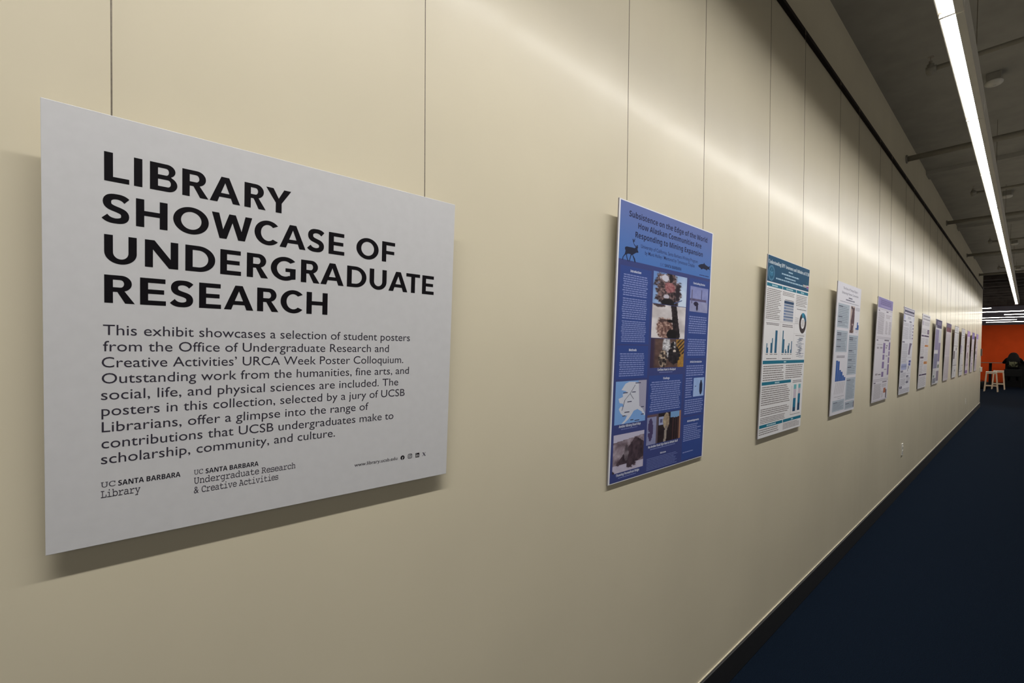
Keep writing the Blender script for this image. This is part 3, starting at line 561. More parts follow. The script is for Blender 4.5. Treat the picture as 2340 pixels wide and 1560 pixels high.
def logo(u0, uc, us, u1, v0, lines):
    k = Ink(W1, H1)
    k.text('slab', 'UC', u0, uc, v0, .0125, (75, 72, 80), 1)
    k.text('sans', 'SANTA BARBARA', us, u1, v0+.0008, .0128, (30, 26, 36), 1)
    for s, a, b, v in lines: k.text('slab', s, a, b, v, .0165, (55, 50, 60), 1)
    k.done('logo_text', T1)
logo(.0872, .1120, .1165, .2309, .8630, [('Library', .0871, .1555, .8882)])
logo(.2581, .2768, .2821, .4006, .8642, [('Undergraduate Research', .2581, .4941, .8888), ('& Creative Activities', .2582, .4498, .9142)])
k = Ink(W1, H1); k.text('plain', 'www.library.ucsb.edu', .6639, .8074, .9150, .0112, (50, 46, 52), 1, weight=.008); k.done('web_address', T1)
ASP = W1/H1
k = Ink(W1, H1); k.disc(.8263, .9108, .0074, .0074*ASP, (16, 12, 18), 1); k.text('sans', 'f', .8238, .8292, .9180, .0092, (200, 197, 196), 2); k.done('social_icon', T1)
k = Ink(W1, H1)
def rrect(cx, cy, r, rad, n=6):
    o_ = []
    for sx, sy, a0 in ((1, 1, 0), (-1, 1, 90), (-1, -1, 180), (1, -1, 270)):
        o_ += [(cx+sx*(r-rad)+rad*math.cos(R(a0+90*i/n)), cy+sy*(r-rad)+rad*math.sin(R(a0+90*i/n))) for i in range(n+1)]
    return o_
v, f = fill([rrect(0, 0, 1, .5), rrect(0, 0, .76, .32)[::-1]]); k.add([(.8536+x*.0078, .9097-y*.0078*ASP) for x, y in v], f, (40, 36, 44), 1)
k.disc(.8536, .9097, .0042, .0042*ASP, (40, 36, 44), 1, 24, .62); k.disc(.8578, .9052, .0010, .0010*ASP, (40, 36, 44), 1, 10); k.done('social_icon', T1)
k = Ink(W1, H1); v, f = fill([rrect(0, 0, 1, .16)]); k.add([(.8815+x*.0074, .9106-y*.0074*ASP) for x, y in v], f, (16, 12, 18), 1)
k.rect(.8765, .9090, .8787, .9160, (200, 197, 196), 2); k.disc(.8776, .9062, .0013, .0013*ASP, (200, 197, 196), 2, 12)
k.rect(.8803, .9090, .8824, .9160, (200, 197, 196), 2); k.rect(.8846, .9105, .8867, .9160, (200, 197, 196), 2); k.disc(.8835, .9106, .0032, .0024*ASP, (200, 197, 196), 2, 14, .35, -90, 90); k.done('social_icon', T1)
k = Ink(W1, H1); k.quad([(.9003, .9040), (.9045, .9040), (.9138, .9175), (.9096, .9175)], (75, 70, 82), 1); k.quad([(.9118, .9040), (.9136, .9040), (.9022, .9175), (.9004, .9175)], (75, 70, 82), 2); k.done('social_icon', T1)

def part(i, name, t, label=None, seed=0, w=PW, h=PH):
    class _P:
        def __enter__(s): s.k = Ink(w, h, seed*31+i+1); return s.k
        def __exit__(s, *a): s.k.done(name, t, label)
    return _P()
# ---- blue caribou poster --------------------------------------------------------------------
t = board(1, .6128, PH, .0338, .0067, .0045, (226, 223, 226))
W2 = .6128
def p2(name, label=None, seed=0): return part(1, name, t, label, seed, W2)
WH, GL = (212, 214, 226), (124, 134, 184)
with p2('background_print') as k: k.rect(.012, .0045, .988, .9965, (58, 66, 118), 1)
with p2('title_band', 'light blue title band') as k:
    for j in range(24):
        q = j/24; k.rect(.012, .0045+.2*q, .988, .0045+.2*(q+1/24), mix((94, 106, 158), (72, 112, 176), q), 2)
with p2('title_text') as k:
    for s, a, b, v in (('Subsistence on the Edge of the World:', .0875, .9305, .0513), ('How Alaskan Communities Are', .1704, .8499, .0842), ('Responding to Mining Expansion', .1477, .8723, .1180)):
        k.text('sans', s, a, b, v, .0203, (24, 27, 62), 3)
with p2('author_text') as k:
    k.text('plain', 'University of California, Santa Barbara Writing Program', .202, .8136, .1497, .0132, (33, 38, 78), 3, weight=.003)
    k.text('plain', 'by Mavis Holley / Mentored by Tymoteusz Chajdas', .2417, .7773, .1700, .0132, (33, 38, 78), 3, weight=.003)
    k.text('slab', 'UC', .3923, .4329, .1980, .0110, (60, 74, 130), 3); k.text('sans', 'SANTA BARBARA', .440, .6229, .1972, .0115, (33, 38, 78), 3)
    k.lines(.8428, .1925, .9694, .1990, 1, (44, 52, 100), 3, 'C', .6, 0)
with p2('caribou_silhouette', 'dark caribou silhouette') as k:
    k.poly([(.1806, .1697), (.1613, .1717), (.1438, .1774), (.1323, .1818), (.1515, .1935), (.1598, .2068), (.1501, .2068), (.1396, .1946), (.1257, .1824), (.1171, .1873), (.1122, .1973), (.1062, .2077), (.1015, .2075), (.1062, .1955), (.1138, .182), (.095, .1816), (.0835, .1835), (.08, .1862), (.0857, .1967), (.0977, .2081), (.0907, .208), (.0792, .1981), (.073, .1861), (.0613, .1912), (.0524, .1968), (.0489, .2077), (.042, .2071), (.0459, .1966), (.0626, .1848), (.0679, .1734), (.062, .1677), (.0629, .1614), (.0771, .158), (.0964, .1578), (.1198, .1568), (.1457, .1569), (.1553, .153), (.1385, .1453), (.1304, .1366), (.1215, .1273), (.1246, .1265), (.1332, .1331), (.1308, .1258), (.1351, .125), (.137, .1319), (.1442, .1236), (.1482, .1238), (.1419, .1321), (.1482, .1314), (.1475, .1326), (.1365, .1347), (.1381, .1421), (.1548, .1483), (.161, .15), (.1616, .1443), (.1655, .1431), (.1675, .1461), (.1746, .1442), (.1768, .1456), (.1701, .1482), (.1774, .1515), (.1716, .1545), (.1723, .1609), (.1789, .165)], (28, 33, 58), 3)
with p2('fish_silhouette', 'dark fish silhouette') as k:
    k.poly([(.8208, .1588), (.8399, .1523), (.8652, .1481), (.8883, .146), (.8961, .1394), (.9071, .1458), (.9364, .1504), (.9578, .1525), (.9753, .147), (.969, .1584), (.9793, .1654), (.9564, .163), (.9387, .1659), (.9365, .1714), (.924, .1678), (.8883, .1663), (.8599, .1716), (.8535, .1668), (.833, .164)], (28, 33, 58), 3)
PB = (50, 70, 132)
def panel2(u0, v0, u1, v1, title, blocks, seed, tu=None, tv=None, extra=None):
    with p2('text_panel', None, seed) as k:
        k.rect(u0, v0, u1, v1, PB, 2)
        if title: k.text('sans', title, tu[0], tu[1], tv, .0085, WH, 3)
        for b in blocks: k.lines(*b[:5], GL, 3, b[5] if len(b) > 5 else 'C', .55, .3)
panel2(.030, .225, .312, .500, 'Introduction', [(.055, .251, .283, .330, 10), (.055, .335, .283, .412, 10), (.055, .416, .283, .494, 11)], 1, (.1179, .2142), .2440)
panel2(.030, .506, .312, .626, 'Methods', [(.051, .532, .283, .618, 11)], 2, (.133, .2012), .5260)
panel2(.332, .620, .695, .767, 'Findings', [(.348, .642, .680, .762, 14)], 3, (.4787, .5465), .6370)
panel2(.725, .217, .978, .556, 'Concluding Stories', [(.737, .373, .968, .450, 8), (.737, .470, .968, .545, 8)], 4, (.7728, .9213), .2400)
panel2(.725, .561, .978, .799, 'Article Introduction', [(.737, .583, .968, .632, 5, 'L'), (.737, .636, .822, .725, 9, 'L'), (.737, .730, .968, .795, 7, 'L')], 5, (.7772, .9255), .5740)
panel2(.725, .806, .978, .990, 'Acknowledgements', [(.737, .838, .966, .912, 9, 'L'), (.735, .954, .870, .962, 1)], 6, (.777, .9251), .8290)
with p2('references_text', None, 7) as k:
    k.text('sans', 'References', .4819, .5421, .9350, .0070, WH, 3); k.lines(.345, .941, .678, .990, 8, (108, 118, 168), 3, 'L', .4)
def sm(a, b, v):
    t = max(0., min(1., (v-a)/(b-a))); return t*t*(3-2*t)
def photo1(x, y):
    n, h = fb(x*6, y*6), fb(x*22+3, y*22)
    c = mix((104, 136, 190), (196, 208, 226), .35+.9*y*(.4+.6*n)+.25*(1-abs(x-.9)*4))
    d = ell(x, y, .42, .50, .40, .60)+1.2*(n-.5)+.5*(h-.5)              # the animal
    fur = mix((30, 22, 28), (150, 122, 118), 1.9*h-.5)
    c = mix(c, fur, sm(1.15, .8, d))
    c = mix(c, mix((120, 60, 68), (176, 126, 124), 1.6*h-.3), sm(.85, .45, ell(x, y, .47, .46, .18, .22)+1.1*(n-.5)))
    c = mix(c, (196, 192, 204), sm(.9, .4, ell(x, y, .33, .16, .17, .13)+1.4*(h-.5)))
    c = mix(c, (186, 180, 190), sm(.8, .4, ell(x, y, .38, .74, .10, .09)+1.2*(h-.5)))
    c = mix(c, (22, 20, 26), sm(1.1, .8, ell(x, y, .44, .92, .20, .12)+.5*(h-.5)))
    c = mix(c, (34, 28, 34), sm(.9, .5, ell(x, y, .50, .10, .07, .22)+1.0*(h-.5)))
    c = mix(c, (40, 32, 40), sm(.95, .55, ell(x, y, .72, .58, .07, .34)+1.0*(h-.5)))
    if abs((x-.62)*.35+(y-.93)+.18*(x-.62)) < .018 and x > .62 and x < .86: c = (70, 88, 130)
    return c
def photo2(x, y):
    n, h = fb(x*5+2, y*5), fb(x*20+7, y*20)
    c = mix((146, 134, 136), (214, 206, 206), .2+1.1*fb(x*3+1, y*4))
    c = mix(c, (70, 54, 56), sm(.9, .4, ell(x, y, .20, .02, .22, .07)+.8*(h-.5)))
    c = mix(c, mix((84, 54, 50), (190, 158, 144), 1.9*h-.45), sm(1.15, .75, ell(x, y, .38, .68, .27, .31)+1.0*(n-.5)+.5*(h-.5)))
    c = mix(c, mix((50, 36, 38), (110, 84, 80), h), sm(.9, .5, ell(x, y, .30, .47, .14, .06)+1.0*(h-.5)))
    ax = .60+.14*y
    c = mix(c, mix((18, 14, 20), (58, 46, 50), 1.5*h-.3), sm(1.2, .9, ((x-ax-.02)/.105)**2*(1.6-.5*y)+.5*(h-.5)+(.6 if y > .97 else 0)))
    c = mix(c, (18, 14, 18), sm(1.1, .8, ell(x, y, .60, .88, .17, .16)+.5*(h-.5)))
    c = mix(c, (20, 16, 20), sm(1.1, .8, ell(x, y, .56, .47, .12, .05)+.4*(h-.5)))
    return c
def photo3(x, y):
    n, h = fb(x*6+4, y*6), fb(x*20+9, y*18)
    c = mix((52, 38, 38), (120, 92, 84), .2+.7*n+.3*(fb(x*3, y*20)-.5))
    if x > .74+.08*y: c = mix((104, 72, 40), (176, 134, 62), .3+.8*h)
    if x > .78 and y < .55 and (int((x*.8+y*.6)*22) % 2): c = mix(c, (34, 26, 28), .75)
    c = mix(c, (58, 44, 66), sm(.16, .06, x))
    c = mix(c, mix((96, 92, 96), (222, 218, 220), 1.8*h-.35), sm(1.15, .8, ell(x, y, .45, .30, .12, .44)+.5*(h-.5)))
    c = mix(c, mix((20, 18, 24), (200, 196, 196), 3*h-1.2), sm(1.1, .8, ell(x, y, .66, .24, .09, .16)+.3*(h-.5)))
    c = mix(c, mix((16, 14, 20), (56, 48, 52), 1.5*h-.3), sm(1.15, .8, ell(x, y, .69, .58, .19, .30)+.7*(h-.5)))
    c = mix(c, (206, 190, 178), sm(1, .7, ell(x, y, .70, .42, .05, .05)+.4*(h-.5)))
    c = mix(c, mix((30, 24, 28), (196, 172, 148), 2.4*h-.7), sm(1.15, .8, ell(x, y, .36, .70, .13, .32)+.6*(h-.5)))
    return c
def photo4(x, y):
    n = fb(x*5+7, y*6); c = mix((26, 20, 26), (52, 40, 42), n)
    if y < .22-.15*abs(x-.85) and x > .68: c = (112, 148, 190)
    if x < .28: c = mix((118, 122, 158), (140, 140, 172), n)
    if x < .28 and ell(x, y, .10, .5, .07, .38) < 1 and n > .35: c = (70, 60, 96)
    if x < .30 and y < .08: c = (96, 74, 84)
    if .26 < x < .31: c = (90, 76, 84)
    if .33 < x < .46 and .12 < y < .40: c = (150, 156, 190)
    if .36 < x < .43 and .2 < y < .33: c = (88, 88, 122)
    if ell(x, y, .55, .28, .10, .28) < .8+.3*n: c = mix((196, 182, 150), (120, 98, 84), fb(x*14, y*10))
    if abs(x-.55+.06*(y-.5)) < .035 and y > .45: c = mix((190, 176, 156), (110, 100, 100), n)
    if x > .70 and y > .2 and (int(x*40) % 3 == 0): c = (66, 44, 46)
    if x > .95: c = (150, 110, 90)
    return c
def photo5(x, y):
    n = fb(x*5, y*5+9); c = mix((112, 118, 170), (150, 154, 196), n*.8+.2*y)
    if y > .6: c = mix((126, 128, 166), (160, 160, 190), n)
    if .48 < y < .56 and x < .9: c = mix((70, 62, 92), (110, 100, 130), n)
    if abs(x-.62) < .02 and .1 < y < .5: c = (88, 88, 130)
    if ell(x, y, .34, .68, .13, .09) < 1 or ell(x, y, .40, .82, .05, .13) < 1: c = (40, 34, 60)
    if ell(x, y, .10, .40, .03, .30) < 1: c = (96, 92, 124)
    return c
def photo6(x, y):
    n = fb(x*4, y*4); c = mix((132, 160, 208), (158, 178, 216), n)
    if ell(x, y, .70, .55, .15, .37) < 1 or ell(x, y, .70, .2, .07, .06) < 1: c = (34, 40, 66)
    if ell(x, y, .20, .45, .09, .02) < 1: c = (90, 110, 150)
    return c
def photo7(x, y):
    n = fb(x*6+1, y*7); c = mix((74, 58, 66), (176, 162, 172), n*1.2-.1)
    if y < .20-.1*x: c = (182, 176, 196)
    if y > .24+.1*math.sin(x*7) and y > .9-1.1*x and y < 1.25-.55*x: c = mix((38, 30, 38), (92, 74, 82), fb(x*12, y*9))
    if y > .80 and n > .35: c = mix((160, 150, 170), (196, 188, 204), n)
    if ell(x, y, .42, .52, .08, .24) < .8: c = mix((44, 36, 42), (150, 136, 144), n)
    return c
for j, (nm, a, fn, nx, ny) in enumerate((('field_dressing_photo', (.333, .221, .696, .342), photo1, 60, 54), ('snow_photo', (.334, .344, .695, .474), photo2, 58, 54), ('hunters_photo', (.334, .476, .697, .590), photo3, 58, 48),
        ('whale_skull_photo', (.332, .772, .696, .889), photo4, 58, 50), ('ski_lift_photo', (.740, .250, .969, .356), photo5, 40, 44), ('standing_figure_photo', (.834, .640, .972, .722), photo6, 30, 40), ('ridge_photo', (.032, .825, .308, .964), photo7, 50, 56))):
    with p2('photo', None, j) as k: k.grid(*a, nx, ny, fn, 4)
with p2('map', 'light map of Alaska on blue sea') as k:
    a = (.032, .634, .310, .789); k.rect(*a, (118, 156, 208), 4)
    U = lambda x, y: (a[0]+(a[2]-a[0])*x, a[1]+(a[3]-a[1])*y)
    k.poly([U(*q) for q in ((.72, .0), (1, .0), (1, .83), (.92, .72), (.78, .62))], (156, 152, 172), 5)
    k.poly([U(*q) for q in ((.30, .06), (.42, .02), (.62, .03), (.73, .05), (.78, .62), (.90, .70), (.99, .84), (.97, .88), (.86, .76), (.72, .69), (.60, .72), (.52, .82), (.44, .90), (.30, .99), (.22, .99), (.34, .90), (.40, .80), (.30, .83), (.18, .74), (.12, .64), (.18, .58), (.28, .60), (.24, .52), (.14, .50), (.10, .40), (.24, .36), (.22, .30), (.30, .28), (.34, .24), (.18, .20))], (196, 196, 206), 6)
    for q in (((.46, .30), (.62, .10)), ((.22, .68), (.30, .44)), ((.30, .44), (.46, .30)), ((.46, .30), (.58, .44))):
        (x0, y0), (x1, y1) = q; k.quad([U(x0-.008, y0), U(x0+.008, y0), U(x1+.008, y1), U(x1-.008, y1)], (50, 52, 76), 7)
    for x, y, l in ((.62, .05, .18), (.24, .26, .14), (.52, .26, .12), (.38, .48, .14), (.30, .72, .16), (.24, .80, .10), (.84, .64, .10), (.85, .82, .10), (.50, .92, .10), (.64, .95, .16)): k.rect(*U(x, y), *U(x+l, y+.022), (60, 64, 92), 7)
for j, (s, a, b, v) in enumerate((('Ambler Mining Road Map', .0728, .2687, .8010), ('Thawing Permafrost Ridge', .0643, .2732, .9770), ('Caribou Hunt in Nuiqsut', .414, .6099, .6020), ('No Ambler Road Sign Next to Whale Skull', .3535, .6713, .9020))):
    with p2('caption', None, j) as k:
        k.text('sans', s, a, b, v, .0090, WH, 5); k.lines(a+.02, v+.004, b-.03, v+.009, 1, (120, 128, 176), 5, 'C', .6, 0)

# ---- teal poster ------------------------------------------------------------------------------
t = board(2); 
TL, BG, TX = (16, 106, 130), (196, 190, 190), (122, 114, 112)
def p3(name, label=None, seed=0): return part(2, name, t, label, seed)
with p3('title_band', 'dark teal title band') as k: k.rect(.004, .003, .996, .1415, (12, 68, 98), 1)
with p3('title_text') as k: k.text('serif', 'Understanding HPV Awareness and Attitudes at UCSB', .0176, .9900, .0450, .0200, (206, 212, 214), 2)
with p3('author_text', None, 3) as k:
    for a, b, v in ((.4637, .5613, .0625), (.3086, .7202, .0815), (.3826, .6419, .1000), (.1866, .8274, .1170)): k.lines(a, v-.007, b, v+.004, 1, (150, 176, 192), 2, 'L', .75, 0)
with p3('seal', 'pale blue round university seal') as k:
    k.disc(.0880, .0946, .066, .041, (104, 152, 178), 2, 40, .93); k.disc(.0880, .0946, .056, .035, (104, 152, 178), 2, 40, .94); k.disc(.0880, .0946, .054, .033, (22, 82, 112), 2)
    k.poly([(.055, .084), (.088, .090), (.121, .084), (.121, .106), (.088, .112), (.055, .106)], (48, 108, 138), 3); k.rect(.080, .070, .096, .082, (60, 118, 148), 3); k.poly([(.055, .084), (.088, .090), (.088, .093), (.055, .087)], (96, 146, 172), 4); k.poly([(.088, .090), (.121, .084), (.121, .087), (.088, .093)], (96, 146, 172), 4)
with p3('sponsor_logo') as k:
    k.rect(.840, .1055, .932, .1190, (190, 186, 180), 2); k.lines(.848, .1075, .925, .117, 2, (90, 90, 90), 3, 'C', .5, 0)
    k.rect(.938, .104, .992, .1115, (200, 190, 200), 2); k.rect(.938, .1115, .992, .119, (150, 70, 110), 2); k.rect(.938, .119, .992, .127, (96, 104, 168), 2); k.quad([(.925, .084), (.932, .084), (.945, .104), (.94, .104)], (50, 120, 90), 2)
def band3(u0, v0, u1, v1, wd):
    with p3('section_band', 'teal section heading band') as k:
        k.rect(u0, v0, u1, v1, TL, 1); c = (u0+u1)/2; k.lines(c-wd, (v0+v1)/2-.0045, c+wd, (v0+v1)/2+.0045, 1, (170, 196, 202), 2, 'C', .9, 0)
for a in ((.009, .149, .341, .167, .06), (.351, .149, .671, .167, .08), (.684, .149, .993, .167, .04), (.013, .572, .993, .591, .03), (.017, .690, .675, .708, .05), (.016, .927, .520, .945, .10), (.533, .927, .992, .945, .03)): band3(*a)
def txt3(seed, *a, **kw):
    with p3('text_block', None, seed) as k: k.lines(*a, TX, 2, 'L', .45, .2, **kw)
for j, a in enumerate(((.018, .175, .330, .345, 17), (.355, .175, .655, .200, 3), (.687, .175, .980, .245, 7), (.03, .597, .495, .686, 7), (.526, .597, .960, .684, 7), (.025, .714, .671, .822, 9), (.025, .836, .671, .880, 4), (.025, .886, .600, .922, 4), (.016, .949, .440, .985, 3), (.538, .950, .960, .988, 5))): txt3(j, *a)
with p3('data_table', 'blue striped table') as k:
    k.rect(.402, .227, .632, .243, (38, 66, 98), 2); k.rect(.402, .243, .632, .347, (176, 178, 186), 2)
    for j in range(6): k.rect(.402, .249+.0165*j, .632, .2575+.0165*j, mix((96, 112, 140), (134, 142, 162), (j % 2)), 3); k.rect(.402, .249+.0165*j, .445, .2575+.0165*j, (98, 122, 164), 4)
    k.lines(.42, .218, .62, .225, 1, (90, 84, 86), 2, 'C', .6, 0)
with p3('ring_chart', 'dark ring chart with a teal slice') as k:
    k.disc(.8930, .3430, .096, .0640, (52, 44, 46), 2, 60, .54, 25, 335); k.disc(.8930, .3430, .096, .0640, (40, 128, 158), 2, 24, .54, -25, 25); k.disc(.8930, .3430, .096, .0640, (28, 82, 110), 3, 20, .54, 25, 75)
    k.lines(.865, .322, .92, .364, 5, (140, 120, 100), 3, 'C', .4, .4); k.lines(.715, .258, .968, .265, 1, (90, 84, 86), 3, 'L', .6, 0); k.lines(.688, .312, .775, .352, 4, (120, 112, 112), 3, 'L', .25, .4)
def chart3(bars, tl, lg, labs):
    with p3('bar_chart', 'teal bar chart') as k:
        for u0, v0, u1, c in bars: k.rect(u0, v0, u1, .530, c, 2)
        k.lines(*tl, 2, (84, 76, 78), 2, 'C', .45, .3); k.lines(*lg, 1, (110, 104, 104), 2, 'L', .6, 0)
        for a, b in labs: k.rect(a, .535, b, .5385, (110, 104, 104), 2)
b1, b2 = (34, 92, 124), (52, 106, 132)
chart3([(.067, .4765, .085, b2), (.085, .5001, .107, b1), (.153, .4736, .182, b1), (.177, .447, .197, b2), (.2425, .4025, .290, b1)], (.035, .361, .320, .376), (.0813, .557, .2972, .565), ((.06, .11), (.145, .21), (.23, .31)))
chart3([(.4057, .400, .430, b2), (.430, .449, .460, b1), (.4825, .5077, .505, b2), (.505, .5195, .524, b1), (.5417, .4854, .562, b1), (.562, .4712, .5825, b2), (.6088, .509, .625, b2), (.625, .4583, .6446, b1)], (.388, .361, .640, .380), (.4276, .558, .639, .566), ((.40, .45), (.47, .52), (.54, .58), (.60, .65)))
with p3('word_cloud', None, 5) as k:
    k.lines(.72, .419, .955, .425, 1, (90, 84, 86), 2, 'L', .6, 0)
    for j in range(34):
        y = .434+.0036*j; a = .74+.12*k.rng.random(); k.rect(a, y, min(.965, a+.04+.10*k.rng.random()), y+.0024, mix((64, 78, 104), (130, 136, 156), k.rng.random()), 2)
with p3('stacked_bar_chart', 'two teal stacked bars') as k:
    for u0, u1, cuts in ((.757, .826, (.724, .752, .809, .866, .891)), (.878, .939, (.724, .750, .784, .844, .890))):
        for a, b, c in zip(cuts, cuts[1:], ((104, 166, 172), (188, 176, 188), (16, 104, 136), (18, 62, 96))): k.rect(u0, a, u1, b, c, 2)
    k.lines(.72, .695, .955, .714, 2, (84, 76, 78), 2, 'C', .4, .4); k.lines(.70, .905, .96, .912, 1, (120, 112, 112), 2, 'L', .5, 0); k.rect(.705, .73, .709, .905, (150, 142, 142), 2)
with p3('grid_lines') as k:
    for a in ((.01, .352, .99, .3532), (.675, .25, .99, .2512), (.345, .205, .347, .567), (.677, .17, .679, .567), (.675, .412, .99, .4132)): k.rect(*a, (168, 160, 160), 1)

# ---- therapy dog poster ---------------------------------------------------------------------
t = board(3, face=(206, 202, 208))
def p4(name, label=None, seed=0): return part(3, name, t, label, seed)
with p4('title_text') as k:
    k.text('plain', 'The Role of Therapy Dogs in', .2154, .838, .0460, .0172, (70, 68, 92), 2, weight=.004); k.text('plain', 'Enhancing Human Connection', .1775, .875, .0800, .0172, (70, 68, 92), 2, weight=.004)
with p4('author_text', None, 2) as k:
    for a, b, v, q in ((.454, .615, .102, .8), (.345, .721, .120, .8), (.119, .92, .1395, .4)): k.lines(a, v-.006, b, v+.006, 1, (96, 94, 112) if q > .5 else (140, 138, 150), 2, 'L', q, 0)
def pan4(u0, v0, u1, v1, n, seed, heads=()):
    with p4('text_panel', 'blue grey text panel', seed) as k:
        k.rect(u0, v0, u1, v1, (164, 172, 182), 1); k.lines(u0+.04, v0+.014, u1-.03, v1-.01, n, (122, 128, 140), 2, 'L', .42, .35)
        p = (v1-.01-v0-.014)/n
        for j in heads: k.rect(u0+.03, v0+.014+p*(j+.2), u0+.03+.16, v0+.014+p*(j+.8), (74, 76, 94), 3)
pan4(.058, .157, .520, .337, 12, 1, (0, 6, 9)); pan4(.058, .358, .510, .522, 11, 2, (0, 1, 4, 8)); pan4(.568, .386, .985, .705, 20, 3, (0, 1, 7, 12, 16)); pan4(.574, .728, .985, .909, 13, 4, (0,)); pan4(.070, .890, .545, .975, 7, 5, (0,)); pan4(.577, .919, .985, .983, 4, 6, (0,))
def dog(x, y):
    n = fb(x*4, y*9); c = mix((158, 140, 136), (186, 166, 158), n)
    cx = .66-.34*max(0, y-.35) ; rr = .34-.07*math.sin(y*9)
    if abs(x-cx) < rr and y > .05: c = mix((62, 44, 52), (104, 78, 82), fb(x*8, y*16))
    if ell(x, y, .30, .06, .16, .05) < 1: c = (60, 48, 58)
    if ell(x, y, .62, .68, .20, .03) < 1: c = (160, 138, 138)
    if y > .9 and n > .4: c = (96, 72, 66)
    return c
with p4('photo', 'photo of a brown dog') as k: k.grid(.572, .156, .758, .369, 22, 60, dog, 2)
with p4('bar_chart', 'small blue bar chart') as k:
    for a in ((.835, .333, .900, .338), (.835, .324, .890, .333), (.890, .277, .935, .338), (.935, .298, .980, .338)): k.rect(*a, (52, 88, 148), 2)
    k.lines(.795, .159, .985, .187, 3, (110, 106, 124), 2, 'L', .4, .1); k.lines(.84, .342, .97, .350, 1, (150, 146, 158), 2, 'C', .5, 0); k.lines(.84, .356, .94, .362, 1, (150, 146, 158), 2, 'C', .5, 0)
with p4('bar_chart', 'large blue bar chart') as k:
    for (a, b), v in zip(((.112, .184), (.186, .258), (.260, .326), (.326, .396), (.398, .462), (.464, .528)), (.586, .592, .6595, .674, .703, .718)): k.rect(a+.003, v, b, .745, (34, 82, 150), 2)
    k.lines(.112, .548, .45, .567, 2, (84, 80, 92), 2, 'C', .5, .2); k.lines(.12, .860, .51, .867, 1, (134, 130, 138), 2, 'L', .5, 0); k.lines(.26, .875, .40, .882, 1, (134, 130, 138), 2, 'C', .5, 0)
    for j in range(6):
        for q in range(3): k.quad([(.16+.066*j+.012*q, .752), (.166+.066*j+.012*q, .752), (.105+.066*j+.012*q, .842), (.10+.066*j+.012*q, .842)], (160, 154, 160), 2)
with p4('small_picture', 'dark picture in the lower corner') as k: k.rect(.945, .930, .985, .979, (92, 92, 108), 3)

# ---- lavender poster --------------------------------------------------------------------------
t = board(4, face=(200, 194, 200))
def p5(name, label=None, seed=0): return part(4, name, t, label, seed)
with p5('title_band', 'lavender title band') as k:
    k.rect(.02, .004, .985, .100, (128, 118, 162), 1)
    for v in (.028, .045, .062): k.lines(.16, v-.006, .88, v+.006, 1, (98, 88, 132), 2, 'C', .9, .2)
    k.lines(.20, .078, .80, .084, 1, (170, 160, 190), 2, 'C', .8, 0)
with p5('text_block', None, 1) as k: k.rect(.055, .122, .14, .132, (96, 86, 104), 2); k.lines(.055, .140, .457, .350, 22, (134, 126, 134), 2, 'L', .5, .2)
with p5('text_block', None, 2) as k: k.rect(.561, .120, .70, .130, (96, 86, 104), 2); k.lines(.561, .150, .93, .190, 3, (150, 142, 150), 2, 'L', .5, .4); k.lines(.561, .215, .72, .345, 12, (140, 132, 140), 2, 'L', .5, .5); k.lines(.79, .215, .97, .345, 15, (140, 132, 140), 2, 'L', .5, .3)
with p5('ruled_lines') as k:
    for v in (.110, .375, .388, .784, .799, .989): k.rect(.035, v, .985, v+.0028, (112, 100, 118), 2)
    k.rect(.055, .402, .16, .412, (96, 86, 104), 2); k.rect(.56, .398, .88, .410, (96, 86, 104), 2)
for a in ((.499, .430, .635, .532), (.501, .545, .626, .596), (.494, .615, .631, .681), (.497, .715, .633, .765), (.878, .420, .985, .500), (.890, .511, .980, .559), (.879, .572, .978, .631), (.873, .644, .985, .752)):
    with p5('label_bar', 'purple label bar') as k: k.rect(*a, (122, 104, 146), 2)
with p5('diagrams', None, 4) as k:
    for a in ((.109, .472, .226, .488), (.306, .471, .452, .486), (.107, .726, .248, .742), (.296, .733, .451, .743)): k.rect(*a, (110, 102, 112), 2); k.rect(a[0]+.02, a[1]+.004, a[2]-.02, a[3]-.004, (170, 162, 168), 3)
    k.lines(.10, .44, .46, .455, 1, (150, 142, 150), 2, 'C', .4); 
    for a in ((.70, .45, .80, .462), (.68, .47, .76, .484), (.70, .555, .84, .562), (.66, .69, .82, .696)): k.rect(*a, (120, 112, 122), 2)
with p5('text_block', None, 3) as k: k.rect(.055, .812, .17, .822, (96, 86, 104), 2); k.lines(.079, .828, .550, .975, 18, (158, 152, 154), 2, 'L', .6, .2); k.rect(.60, .812, .90, .822, (120, 110, 124), 2); k.lines(.58, .835, .90, .868, 4, (150, 144, 148), 2, 'L', .4); k.lines(.58, .905, .70, .975, 8, (150, 144, 148), 2, 'L', .4)
with p5('small_picture', 'orange brown picture') as k: k.rect(.711, .881, .855, .930, (160, 92, 64), 2)
with p5('small_picture', 'dark picture strip') as k: k.rect(.864, .898, .926, .985, (66, 60, 70), 2)

